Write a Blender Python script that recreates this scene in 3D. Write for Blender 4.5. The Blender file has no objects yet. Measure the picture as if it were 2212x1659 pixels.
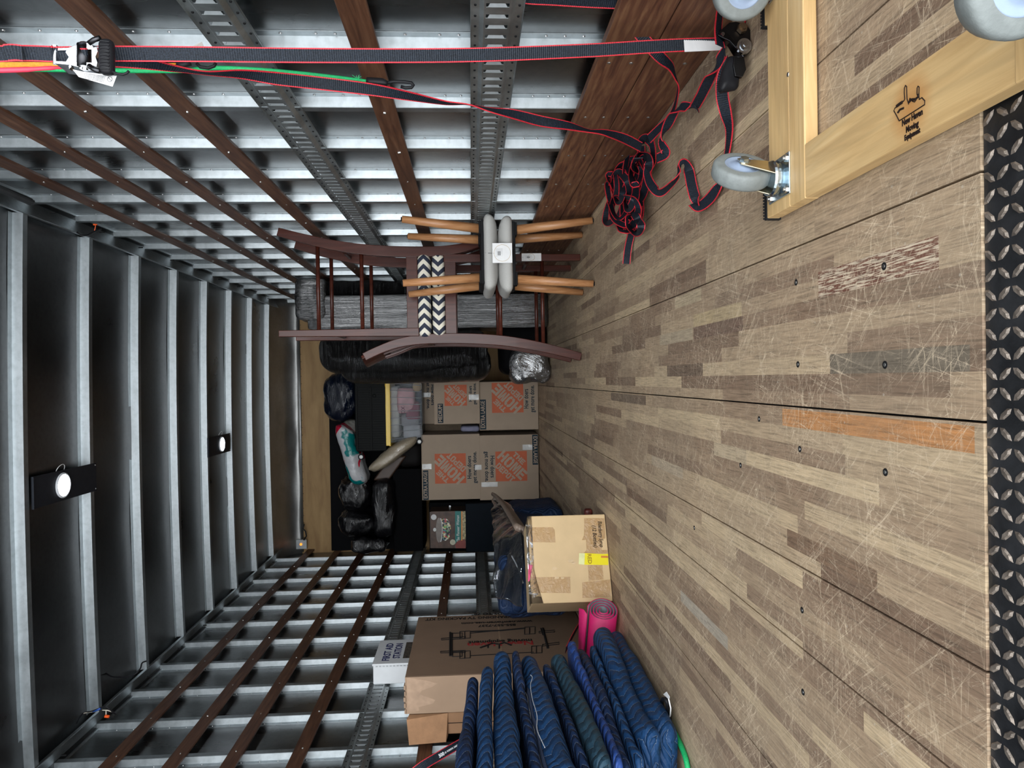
import bpy, bmesh, math, random
from mathutils import Vector, Matrix, noise
random.seed(7)
scene = bpy.context.scene
COL = scene.collection
# ---------------------------------------------------------------- camera (phone held on its side, so the truck lies sideways)
CH = 0.6445                      # lens height above the cargo floor
CAMP = Vector((0.0, 0.0, CH))
RM = Matrix(((-0.01628273, -0.05692148, -0.99824587),
             (0.99984372, 0.00594848, -0.01664799),
             (0.00688567, -0.99836094, 0.05681573)))      # rows: camera x, y, z axes in the world
FPX = 1553.79
cam_data = bpy.data.cameras.new('camera')
cam_data.sensor_fit = 'HORIZONTAL'; cam_data.sensor_width = 36.0
cam_data.lens = FPX * 36.0 / 2212.0
cam_data.clip_start = 0.02; cam_data.clip_end = 200
cam = bpy.data.objects.new('camera', cam_data); COL.objects.link(cam)
cam.matrix_world = Matrix.Translation(CAMP) @ RM.transposed().to_4x4()
scene.camera = cam
# ---------------------------------------------------------------- daylight: the open rear door is the only opening
world = bpy.data.worlds.new('daylight'); scene.world = world; world.use_nodes = True
wn = world.node_tree.nodes; wl = world.node_tree.links; wn.clear()
wo = wn.new('ShaderNodeOutputWorld'); bg = wn.new('ShaderNodeBackground')
tc = wn.new('ShaderNodeTexCoord'); sx = wn.new('ShaderNodeSeparateXYZ')
wl.new(tc.outputs['Generated'], sx.inputs[0])
mr = wn.new('ShaderNodeMapRange'); mr.inputs['From Min'].default_value = 0.5; mr.inputs['From Max'].default_value = -1.0
mr.inputs['To Min'].default_value = 0.0; mr.inputs['To Max'].default_value = 1.0
wl.new(sx.outputs['Y'], mr.inputs['Value'])
pw = wn.new('ShaderNodeMath'); pw.operation = 'POWER'; pw.inputs[1].default_value = 5.0
wl.new(mr.outputs[0], pw.inputs[0])
ma = wn.new('ShaderNodeMath'); ma.operation = 'MULTIPLY_ADD'; ma.inputs[1].default_value = 5.0; ma.inputs[2].default_value = 0.75
wl.new(pw.outputs[0], ma.inputs[0])
bg.inputs['Color'].default_value = (0.93, 0.97, 1.0, 1)
wl.new(ma.outputs[0], bg.inputs['Strength']); wl.new(bg.outputs[0], wo.inputs[0])
scene.view_settings.view_transform = 'Standard'; scene.view_settings.look = 'None'
scene.view_settings.exposure = 0.45; scene.view_settings.gamma = 1.0
scene.view_settings.use_curve_mapping = False
scene.cycles.max_bounces = 10; scene.cycles.diffuse_bounces = 6; scene.cycles.glossy_bounces = 5
scene.cycles.transparent_max_bounces = 12
scene.cycles.sample_clamp_indirect = 6.0

# ---------------------------------------------------------------- pixel helpers: a photo pixel at a real depth / on a real plane
def ray(x, y):
    return RM.transposed() @ Vector(((x - 1106.0) / FPX, -(y - 829.5) / FPX, -1.0))
def atY(x, y, Y):
    r = ray(x, y); return CAMP + r * (Y / r.y)
def atX(x, y, X):
    r = ray(x, y); return CAMP + r * (X / r.x)
def atZ(x, y, z=0.0):
    r = ray(x, y); return CAMP + r * ((z - CH) / r.z)

# ---------------------------------------------------------------- mesh builder
class MB:
    def __init__(s): s.v = []; s.f = []; s.m = []
    def add(s, vs, fs, m=0):
        b = len(s.v); s.v += [Vector(p) for p in vs]
        s.f += [tuple(b + i for i in f) for f in fs]; s.m += [m] * len(fs); return s
    def box(s, a, b, m=0):
        x0, x1 = sorted((a[0], b[0])); y0, y1 = sorted((a[1], b[1])); z0, z1 = sorted((a[2], b[2]))
        return s.add([(x0,y0,z0),(x1,y0,z0),(x1,y1,z0),(x0,y1,z0),(x0,y0,z1),(x1,y0,z1),(x1,y1,z1),(x0,y1,z1)],
              [(0,3,2,1),(4,5,6,7),(0,1,5,4),(1,2,6,5),(2,3,7,6),(3,0,4,7)], m)
    def obox(s, c, ax, ay, az, m=0):          # centre and three half-axis vectors
        c = Vector(c); ax = Vector(ax); ay = Vector(ay); az = Vector(az)
        vs = [c + sx*ax + sy*ay + sz*az for sz in (-1,1) for sx, sy in ((-1,-1),(1,-1),(1,1),(-1,1))]
        fs = [(0,3,2,1),(4,5,6,7),(0,1,5,4),(1,2,6,5),(2,3,7,6),(3,0,4,7)]
        if ax.cross(ay).dot(az) < 0: fs = [tuple(reversed(f)) for f in fs]
        return s.add(vs, fs, m)
    def cyl(s, p0, p1, r0, r1=None, n=14, m=0, caps=True):
        r1 = r0 if r1 is None else r1
        return s.tube([p0, p1], [r0, r1], n, m, caps)
    def tube(s, pts, r, n=10, m=0, caps=True, closed=False):
        pts = [Vector(p) for p in pts]; k = len(pts)
        rs = r if isinstance(r, (list, tuple)) else [r] * k
        ts = []
        for i in range(k):
            if closed: a, c = pts[(i - 1) % k], pts[(i + 1) % k]
            else: a, c = pts[max(i - 1, 0)], pts[min(i + 1, k - 1)]
            t = c - a; ts.append(t.normalized() if t.length > 1e-9 else Vector((0,0,1)))
        u = ts[0].orthogonal().normalized(); vs = []; fs = []
        for i in range(k):
            t = ts[i]; u = (u - t * u.dot(t))
            u = u.normalized() if u.length > 1e-6 else t.orthogonal().normalized()
            w = t.cross(u)
            for j in range(n):
                a = 2 * math.pi * j / n
                vs.append(pts[i] + (u * math.cos(a) + w * math.sin(a)) * rs[i])
        for i in range(k if closed else k - 1):
            i2 = (i + 1) % k
            for j in range(n):
                j2 = (j + 1) % n
                fs.append((i*n + j, i*n + j2, i2*n + j2, i2*n + j))
        if caps and not closed:
            fs.append(tuple(reversed(range(n)))); fs.append(tuple((k-1)*n + j for j in range(n)))
        return s.add(vs, fs, m)
    def prism(s, poly, d, m=0):               # closed polygon of 3-D points extruded by vector d
        poly = [Vector(p) for p in poly]; d = Vector(d); n = len(poly)
        vs = poly + [p + d for p in poly]
        nm = Vector((0,0,0))
        for i in range(n): nm += poly[i].cross(poly[(i+1) % n])
        fl = nm.dot(d) > 0
        a = tuple(range(n)); b = tuple(range(n, 2*n))
        fs = [tuple(reversed(a)) if fl else a, b if fl else tuple(reversed(b))]
        for i in range(n):
            j = (i + 1) % n
            q = (i, j, j + n, i + n); fs.append(q if fl else tuple(reversed(q)))
        return s.add(vs, fs, m)
    def sheet(s, grid, th=0.0, m=0):          # grid[i][j] points; optional thickness
        R = len(grid); C = len(grid[0]); vs = [Vector(p) for r in grid for p in r]
        fs = [(i*C + j, i*C + j + 1, (i+1)*C + j + 1, (i+1)*C + j) for i in range(R-1) for j in range(C-1)]
        if th:
            nr = []
            for i in range(R):
                for j in range(C):
                    a = Vector(grid[min(i+1, R-1)][j]) - Vector(grid[max(i-1, 0)][j])
                    b = Vector(grid[i][min(j+1, C-1)]) - Vector(grid[i][max(j-1, 0)])
                    c = b.cross(a); nr.append(c.normalized() if c.length > 1e-12 else Vector((0,0,1)))
            N = R * C; vs += [v + nr[i] * -th for i, v in enumerate(vs[:N])]
            nf = len(fs)
            fs += [tuple(reversed([q + N for q in f])) for f in fs[:nf]]
            for j in range(C-1):
                fs.append((j+1, j, j+N, j+1+N)); o = (R-1)*C; fs.append((o+j, o+j+1, o+j+1+N, o+j+N))
            for i in range(R-1):
                fs.append((i*C, (i+1)*C, (i+1)*C+N, i*C+N)); fs.append(((i+1)*C+C-1, i*C+C-1, i*C+C-1+N, (i+1)*C+C-1+N))
        return s.add(vs, fs, m)
    def build(s, name, mats, parent=None, smooth=False, bevel=0.0, seg=2, sub=0, fix=False, rot=None):
        me = bpy.data.meshes.new(name)
        off = parent_loc(parent) if parent else Vector((0,0,0))
        me.from_pydata([tuple(v - off) for v in s.v], [], s.f)
        if not isinstance(mats, (list, tuple)): mats = [mats]
        for k in mats: me.materials.append(k)
        for i, p in enumerate(me.polygons): p.material_index = s.m[i]; p.use_smooth = smooth
        if fix:
            b = bmesh.new(); b.from_mesh(me); bmesh.ops.remove_doubles(b, verts=b.verts, dist=1e-5)
            bmesh.ops.recalc_face_normals(b, faces=b.faces); b.to_mesh(me); b.free()
        me.update()
        o = bpy.data.objects.new(name, me); COL.objects.link(o)
        if parent: o.parent = parent
        if bevel:
            md = o.modifiers.new('bevel', 'BEVEL'); md.width = bevel; md.segments = seg; md.limit_method = 'ANGLE'; md.angle_limit = math.radians(40)
        if sub:
            md = o.modifiers.new('sub', 'SUBSURF'); md.levels = sub; md.render_levels = sub
        return o
def parent_loc(p):
    v = Vector((0,0,0))
    while p is not None: v += p.location; p = p.parent
    return v
def tag(o, label, cat, group=None, kind=None):
    o['label'] = label; o['category'] = cat
    if group: o['group'] = group
    if kind: o['kind'] = kind
    return o
def thing(name, loc, label, cat, group=None):
    o = bpy.data.objects.new(name, None); COL.objects.link(o); o.location = loc
    o.empty_display_size = 0.1
    return tag(o, label, cat, group)
def struct(o): o['kind'] = 'structure'; return o
def dup(root, label=None, rot=None, loc=None):
    r = root.copy(); COL.objects.link(r)
    if label: r['label'] = label
    for ch in list(root.children):
        c = ch.copy(); COL.objects.link(c); c.parent = r
        for g in ch.children:
            d = g.copy(); COL.objects.link(d); d.parent = c
    if loc is not None: r.location = loc
    if rot is not None: r.rotation_euler = rot
    return r
def text(body, size, material, origin, right, up, parent, name, depth=0.0006, bold=0.0, align='CENTER', sx=1.0, spacing=1.0, shear=0.0, fit=None):
    cu = bpy.data.curves.new('t', 'FONT'); cu.body = body; cu.size = size; cu.align_x = align; cu.align_y = 'CENTER'
    cu.extrude = depth; cu.offset = bold; cu.space_character = spacing; cu.resolution_u = 2; cu.shear = shear
    o = bpy.data.objects.new('t', cu); COL.objects.link(o)
    dg = bpy.context.evaluated_depsgraph_get(); dg.update()
    me = bpy.data.meshes.new_from_object(o.evaluated_get(dg))
    bpy.data.objects.remove(o); bpy.data.curves.remove(cu)
    right = Vector(right).normalized(); up = Vector(up).normalized(); n = right.cross(up)
    if fit:
        xs = [v.co.x for v in me.vertices]; sx = fit / max(1e-6, max(xs) - min(xs))
    off = parent_loc(parent)
    M = Matrix(((right.x*sx, up.x, n.x, 0), (right.y*sx, up.y, n.y, 0), (right.z*sx, up.z, n.z, 0), (0,0,0,1)))
    M = Matrix.Translation(Vector(origin) - off) @ M
    me.transform(M); me.materials.clear(); me.materials.append(material)
    q = bpy.data.objects.new(name, me); COL.objects.link(q); q.parent = parent
    return q

GLY = {'T': [((0,.72),(1,.72),(1,1),(0,1)), ((.33,0),(.67,0),(.67,.68),(.33,.68))],
 'H': [((0,0),(.32,0),(.32,1),(0,1)), ((.68,0),(1,0),(1,1),(.68,1)), ((.36,.38),(.64,.38),(.64,.62),(.36,.62))],
 'E': [((0,0),(.32,0),(.32,1),(0,1)), ((.36,0),(1,0),(1,.24),(.36,.24)), ((.36,.39),(.86,.39),(.86,.61),(.36,.61)), ((.36,.76),(1,.76),(1,1),(.36,1))],
 'O': [((0,.2),(.2,0),(.46,0),(.46,.22),(.36,.22),(.3,.3),(.3,.7),(.36,.78),(.46,.78),(.46,1),(.2,1),(0,.8)), ((1,.2),(.8,0),(.54,0),(.54,.22),(.64,.22),(.7,.3),(.7,.7),(.64,.78),(.54,.78),(.54,1),(.8,1),(1,.8))],
 'M': [((0,0),(.24,0),(.24,1),(0,1)), ((.76,0),(1,0),(1,1),(.76,1)), ((.27,1),(.40,1),(.5,.55),(.5,.1),(.42,.1),(.27,.7)), ((.73,1),(.60,1),(.5,.55),(.5,.1),(.58,.1),(.73,.7))],
 'D': [((0,0),(.32,0),(.32,1),(0,1)), ((.36,0),(.75,0),(1,.22),(1,.78),(.75,1),(.36,1),(.36,.78),(.62,.78),(.7,.7),(.7,.3),(.62,.22),(.36,.22))],
 'P': [((0,0),(.32,0),(.32,1),(0,1)), ((.36,1),(.8,1),(1,.85),(1,.5),(.8,.35),(.36,.35),(.36,.55),(.62,.55),(.7,.62),(.7,.74),(.62,.8),(.36,.8))]}
def stencil(body, c, right, up, width, height, material, parent, name='logo_word', th=.0006):
    right = Vector(right).normalized(); up = Vector(up).normalized(); n = right.cross(up); k = len(body); cw = width / (k*1.0 + (k-1)*.14); m = MB(); x = -width/2
    for ch in body:
        for poly in GLY[ch]:
            m.prism([Vector(c) + right*(x + u*cw) + up*((v - .5)*height) for u, v in poly], n*th)
        x += cw*1.14
    return m.build(name, material, parent)
# ---------------------------------------------------------------- materials
def M0(name):
    m = bpy.data.materials.new(name); m.use_nodes = True
    nt = m.node_tree; b = nt.nodes['Principled BSDF']; return m, nt, b
def N(nt, t, **kw):
    n = nt.nodes.new(t)
    for k, v in kw.items():
        if k in ('operation', 'blend_type', 'noise_dimensions', 'wave_type', 'feature', 'distance', 'bands_direction', 'wave_profile', 'data_type', 'voronoi_dimensions'): setattr(n, k, v)
        else: n.inputs[k].default_value = v
    return n
def math_(nt, op, a, b=None, c=None):
    n = nt.nodes.new('ShaderNodeMath'); n.operation = op
    for i, q in enumerate((a, b, c)):
        if q is None: continue
        if isinstance(q, (int, float)): n.inputs[i].default_value = q
        else: nt.links.new(q, n.inputs[i])
    return n.outputs[0]
def coords(nt, scale=(1,1,1), rot=(0,0,0)):
    t = nt.nodes.new('ShaderNodeTexCoord'); mp = nt.nodes.new('ShaderNodeMapping')
    mp.inputs['Scale'].default_value = scale; mp.inputs['Rotation'].default_value = rot
    nt.links.new(t.outputs['Object'], mp.inputs[0]); return mp.outputs[0]
def coords_rs(nt, scale, ang):            # turn first, then stretch
    a = coords(nt, (1,1,1), (0,0,ang)); mp = nt.nodes.new('ShaderNodeMapping'); mp.inputs['Scale'].default_value = scale
    nt.links.new(a, mp.inputs[0]); return mp.outputs[0]
def ramp(nt, fac, stops):
    r = nt.nodes.new('ShaderNodeValToRGB'); e = r.color_ramp.elements
    while len(e) < len(stops): e.new(0.5)
    for i, (p, c) in enumerate(stops): e[i].position = p; e[i].color = (*c, 1)
    nt.links.new(fac, r.inputs[0]); return r.outputs[0]
def noise_(nt, vec, scale, detail=4, rough=0.55, dist=0.0):
    n = nt.nodes.new('ShaderNodeTexNoise'); n.inputs['Scale'].default_value = scale; n.inputs['Detail'].default_value = detail
    n.inputs['Roughness'].default_value = rough; n.inputs['Distortion'].default_value = dist
    nt.links.new(vec, n.inputs['Vector']); return n.outputs[0]
def mix(nt, fac, a, b, mode='MIX'):
    n = nt.nodes.new('ShaderNodeMix'); n.data_type = 'RGBA'; n.blend_type = mode
    for i, q in ((0, fac), (6, a), (7, b)):
        if isinstance(q, (int, float)): n.inputs[i].default_value = q
        elif isinstance(q, tuple): n.inputs[i].default_value = (*q, 1)
        else: nt.links.new(q, n.inputs[i])
    return n.outputs[2]
def bump(nt, b, h, strength=0.3, dist=0.01):
    n = nt.nodes.new('ShaderNodeBump'); n.inputs['Strength'].default_value = strength; n.inputs['Distance'].default_value = dist
    nt.links.new(h, n.inputs['Height']); nt.links.new(n.outputs[0], b.inputs['Normal'])
def flat(name, col, rough=0.5, metal=0.0, var=0.12, scale=25.0, bmp=0.0, spec=None, emit=None, coat=0.0):
    m, nt, b = M0(name)
    v = coords(nt); n = noise_(nt, v, scale, 4)
    lo = tuple(max(0, c * (1 - var)) for c in col); hi = tuple(min(1, c * (1 + var)) for c in col)
    nt.links.new(ramp(nt, n, [(0.3, lo), (0.7, hi)]), b.inputs['Base Color'])
    b.inputs['Roughness'].default_value = rough; b.inputs['Metallic'].default_value = metal
    if spec is None and max(col) < 0.05: spec = 0.15
    if spec is not None: b.inputs['Specular IOR Level'].default_value = spec
    if coat: b.inputs['Coat Weight'].default_value = coat; b.inputs['Coat Roughness'].default_value = 0.15
    if bmp: bump(nt, b, noise_(nt, v, scale * 3, 5), bmp, 0.003)
    if emit: b.inputs['Emission Color'].default_value = (*col, 1); b.inputs['Emission Strength'].default_value = emit
    return m
def wood(name, c0, c1, c2, axis=1, rough=0.55, scale=6.0, bmp=0.15, stretch=14.0):
    m, nt, b = M0(name)
    s = [stretch] * 3; s[axis] = 1.0
    v = coords(nt, tuple(s)); g = noise_(nt, v, scale, 6, 0.6, 0.4)
    v2 = coords(nt); g2 = noise_(nt, v2, 3.0, 3)
    c = ramp(nt, g, [(0.3, c0), (0.5, c1), (0.72, c2)])
    c = mix(nt, ramp(nt, g2, [(0.35, (0.0,)*3), (0.7, (0.45,)*3)]), c, c0)
    nt.links.new(c, b.inputs['Base Color']); b.inputs['Roughness'].default_value = rough
    bump(nt, b, g, bmp, 0.002)
    return m
def metal(name, col, rough, var=0.25, scale=3.0, streak=None, bmp=0.05, metallic=1.0):
    m, nt, b = M0(name)
    v = coords(nt, streak or (1,1,1)); n = noise_(nt, v, scale, 5, 0.6)
    n2 = noise_(nt, coords(nt), 40.0, 4)
    lo = tuple(c * (1 - var) for c in col)
    c = mix(nt, ramp(nt, n2, [(0.45, (0,)*3), (0.75, (0.35,)*3)]), ramp(nt, n, [(0.35, lo), (0.65, col)]), tuple(q*0.5 for q in col))
    nt.links.new(c, b.inputs['Base Color']); b.inputs['Metallic'].default_value = metallic
    r = nt.nodes.new('ShaderNodeMapRange'); r.inputs['To Min'].default_value = max(0.02, rough - 0.12); r.inputs['To Max'].default_value = rough + 0.15
    nt.links.new(n, r.inputs['Value']); nt.links.new(r.outputs[0], b.inputs['Roughness'])
    if bmp: bump(nt, b, n, bmp, 0.01)
    return m
# ================================================================ the truck's cargo box
XR, XL = 0.878, -1.856           # inner faces of the studs (slats and tracks stand 12 mm in front of them)
SKR, SKL = 0.911, -1.889         # outer skins
Y0, Y1 = 0.872, 8.10
def crown(x): return 2.702 - 0.018 * ((x + 0.489) / 1.22) ** 2       # underside of the roof bows
SKIN = metal('aluminium_skin', (0.25, 0.26, 0.265), 0.27, 0.35, 1.6, (1, 2, 0.5), 0.12)
ROOFSKIN = metal('roof_skin', (0.16, 0.162, 0.165), 0.3, 0.4, 1.3, (1, 1, 1), 0.25)
GALV = metal('galvanised_steel', (0.50, 0.54, 0.56), 0.42, 0.2, 5.0, (1, 1, 3), 0.05)
TRACK = metal('cargo_track_steel', (0.50, 0.54, 0.55), 0.5, 0.3, 9.0, (1, 1, 1), 0.06)
RIVET = metal('rivet', (0.62, 0.63, 0.64), 0.35)
SLAT = wood('slat_wood', (0.048, 0.018, 0.009), (0.105, 0.043, 0.021), (0.17, 0.080, 0.042), 1, 0.5, 5.0, 0.2)
KICK = wood('kick_board_wood', (0.060, 0.020, 0.012), (0.165, 0.068, 0.033), (0.30, 0.155, 0.075), 1, 0.6, 5.0, 0.2)
SCREW = metal('screw_head', (0.6, 0.6, 0.58), 0.35)
DARK = flat('dark_gap', (0.012, 0.012, 0.013), 0.8)

def side_wall(side):
    sg = 1 if side == 'right' else -1
    F, SK = (XR, SKR) if sg > 0 else (XL, SKL)
    mb = MB(); mb.box((SK, Y0, -0.02), (SK + sg*0.03, Y1, 2.78))
    wall = struct(mb.build('wall_' + side, SKIN))
    studs = []
    y = (1.095 if sg > 0 else 1.205)
    while y < Y1 - 0.1:
        studs.append(y); mb = MB(); e = 0.0025
        z0, z1 = 0.0, 2.75
        prof = [(0.0, y-0.013), (0.0, y+0.013), (0.033, y+0.018), (0.033, y+0.052), (0.0, y+0.057), (0.0, y+0.083)]
        prof = [(SK - sg*(d + 0.0005), q) for d, q in prof]
        for (xa, ya), (xb, yb) in zip(prof[:-1], prof[1:]):
            t = Vector((xb-xa, yb-ya, 0)).normalized(); nn = Vector((t.y, -t.x, 0)) * e
            if nn.x * sg > 0: nn = -nn
            if abs(t.x) > 0.7: nn = Vector((t.y, -t.x, 0)) * e * 0.5
            mb.prism([(xa, ya, z0), (xb, yb, z0), (xb+nn.x, yb+nn.y, z0), (xa+nn.x, ya+nn.y, z0)], (0, 0, z1 - z0))
        z = 0.33
        while z < 2.65:
            mb.cyl((SK - sg*0.002, y, z), (SK - sg*0.0055, y, z), 0.0052, 0.003, 8, 1); z += 0.0905 if (int(z*10) % 3) else 0.0502
        mb.build('wall_stud', [GALV, RIVET], wall, fix=False); y += 0.405
    # wooden slats
    for zc, w in ((2.44, 0.072), (2.13, 0.072), (1.848, 0.072), (1.528, 0.072), (0.905, 0.072)):
        mb = MB(); mb.box((F, Y0 + 0.03, zc - w/2), (F - sg*0.012, Y1 - 0.04, zc + w/2), 0)
        for ys in studs:
            yy = ys + 0.035
            mb.cyl((F - sg*0.011, yy, zc + random.uniform(-.01, .01)), (F - sg*0.0135, yy, zc + random.uniform(-.003, .003)), 0.006, 0.0045, 10, 1)
        mb.build('wooden_slat', [SLAT, SCREW], wall, bevel=0.0015)
    # E-shaped cargo tracks
    for zc in (1.232, 0.568):
        mb = MB(); x0, x1 = F, F - sg*0.003; xm = F - sg*0.012
        w = 0.0635; c = 0.042; hw = 0.027
        def strip(xa, za, xb, zb, th=0.002):
            mb.prism([(xa, Y0+.03, za), (xb, Y0+.03, zb), (xb - sg*th, Y0+.03, zb), (xa - sg*th, Y0+.03, za)], (0, Y1 - Y0 - 0.07, 0))
        strip(F, zc + c, F, zc + w); strip(F, zc - w, F, zc - c)
        strip(F, zc + c, xm, zc + c - 0.010); strip(xm, zc - c + 0.010, F, zc - c)
        strip(F, zc + w - .0015, F - sg*.007, zc + w); strip(F - sg*.007, zc - w, F, zc - w + .0015)
        strip(xm, zc + hw, xm, zc + c - 0.010); strip(xm, zc - c + 0.010, xm, zc - hw)
        y = (1.667 if sg > 0 else 1.69) - 0.0508 * 15
        while y < Y1 - 0.08:
            mb.box((xm, y + 0.009, zc - hw), (xm - sg*0.002, y + 0.0508 - 0.009, zc + hw))
            # the pressed lip at the slot's far edge, bent back into the wall
            mb.prism([(xm, y + 0.009, zc - hw + .004), (xm, y + 0.009, zc + hw - .004), (xm + sg*0.0085, y - 0.001, zc + hw - 0.012), (xm + sg*0.0085, y - 0.001, zc - hw + 0.012)], (-sg*0.0015, 0, 0), 2)
            for s2 in (-1, 1): mb.cyl((F - sg*0.002, y + 0.02, zc + s2*0.052), (F - sg*0.0045, y + 0.02, zc + s2*0.052), 0.0035, 0.003, 6, 1)
            y += 0.0508
        mb.build('cargo_track', [TRACK, DARK, GALV], wall)
    # kick boards along the floor
    for za, zb in ((0.002, 0.152), (0.155, 0.2895)):
        mb = MB(); mb.box((F, Y0 + 0.03, za), (F - sg*0.024, Y1 - 0.04, zb), 0)
        for ys in studs:
            for q in (0.3, 0.75):
                yy = ys + 0.035; zz = za + (zb - za) * q
                mb.cyl((F - sg*0.0235, yy, zz), (F - sg*0.0262, yy, zz), 0.0065, 0.005, 10, 1)
        mb.build('kick_board', [KICK, SCREW], wall, bevel=0.002)
    return wall
wall_right = side_wall('right'); wall_left = side_wall('left')

# ---- roof
def roof():
    mb = MB(); n = 24; xs = [SKL + (SKR - SKL) * i / n for i in range(n + 1)]
    Ye = 7.62
    g = []
    ys = [Y0 + (Ye - Y0) * i / 40 for i in range(41)]
    for j, y in enumerate(ys):
        g.append([(x, y, crown(x) + 0.047 + 0.006 * noise.noise(Vector((x*1.7, y*1.3, 3)))) for x in xs])
    mb.sheet(g, -0.02)
    roof = struct(mb.build('ceiling', ROOFSKIN, smooth=True))
    # bows across the roof
    y = 3.42 - 0.575 * 4
    bows = []
    while y < 7.6:
        bows.append(y); mb = MB(); xa, xb = XL + 0.092, XR - 0.078
        prof = [(-0.028, 0.045), (0.0, 0.045), (0.004, 0.0), (0.038, 0.0), (0.042, 0.045), (0.07, 0.045)]
        m = 20
        for (pa, pb) in zip(prof[:-1], prof[1:]):
            rows = []
            for i in range(m + 1):
                x = xa + (xb - xa) * i / m; z = crown(x)
                rows.append([(x, y + pa[0], z + pa[1]), (x, y + pb[0], z + pb[1])])
            mb.sheet(rows, 0.002)
        mb.build('roof_bow', GALV, roof, fix=True); y += 0.575
    return roof, bows
ceiling, BOWS = roof()
# edge rails between walls and roof
for i, (F, SK, sg) in enumerate(((XR, SKR, 1), (XL, SKL, -1))):
    mb = MB(); xi = F - sg * (0.078 if sg > 0 else 0.092); zi = crown(xi) - 0.004
    poly = [(SK, Y0, 2.745), (xi, Y0, zi), (xi - sg*0.004, Y0, zi), (xi - sg*0.004, Y0, zi + 0.016), (xi, Y0, zi + 0.018), (SK, Y0, 2.81)]
    mb.prism(poly, (0, Y1 - Y0 - 0.3, 0), 0)
    mb.box((SK - sg*0.012, Y0, 2.715), (SK, Y1 - .05, 2.748), 0)
    for k in range(14):
        yy = 1.3 + 0.47 * k
        mb.box((xi + sg*0.05, yy, 2.664), (xi + sg*0.056, yy + 0.006, 2.69), 1)
    struct(mb.build('trim_%d' % (i + 1), [GALV, DARK]))
# ---- front wall: plywood lining under a curved metal cap
PLY = wood('plywood_lining', (0.30, 0.17, 0.065), (0.40, 0.245, 0.10), (0.47, 0.30, 0.13), 0, 0.6, 2.2, 0.05, 5.0)
mb = MB(); mb.box((SKL, Y1 - 0.03, -0.02), (SKR, Y1 + 0.02, 2.55))
wall_back = struct(mb.build('wall_back', PLY))
CAP = metal('cap_metal', (0.62, 0.62, 0.61), 0.48, 0.3, 2.5, (1, 1, 1), 0.4)
mb = MB(); rows = []
for i in range(13):
    a = math.pi / 2 * i / 12
    yy = 7.60 + 0.45 * math.sin(a) ; zz = 2.535 + 0.21 * math.cos(a)
    rows.append([(SKL + (SKR-SKL)*j/30, yy + 0.006*noise.noise(Vector((j*.6, i*.5, 9))), zz + 0.010*noise.noise(Vector((j*.4, i*.5, 1)))) for j in range(31)])
mb.sheet(rows, -0.003)
mb.box((SKL + .02, 8.045, 2.52), (SKR - .02, 8.07, 2.545), 0)
for k in range(34):
    xx = XL + 0.06 + k*0.081; mb.cyl((xx, 8.062, 2.515), (xx, 8.072, 2.515), 0.004, 0.003, 6, 1)
mb.build('cap_panel', [CAP, DARK], wall_back, smooth=True)
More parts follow.
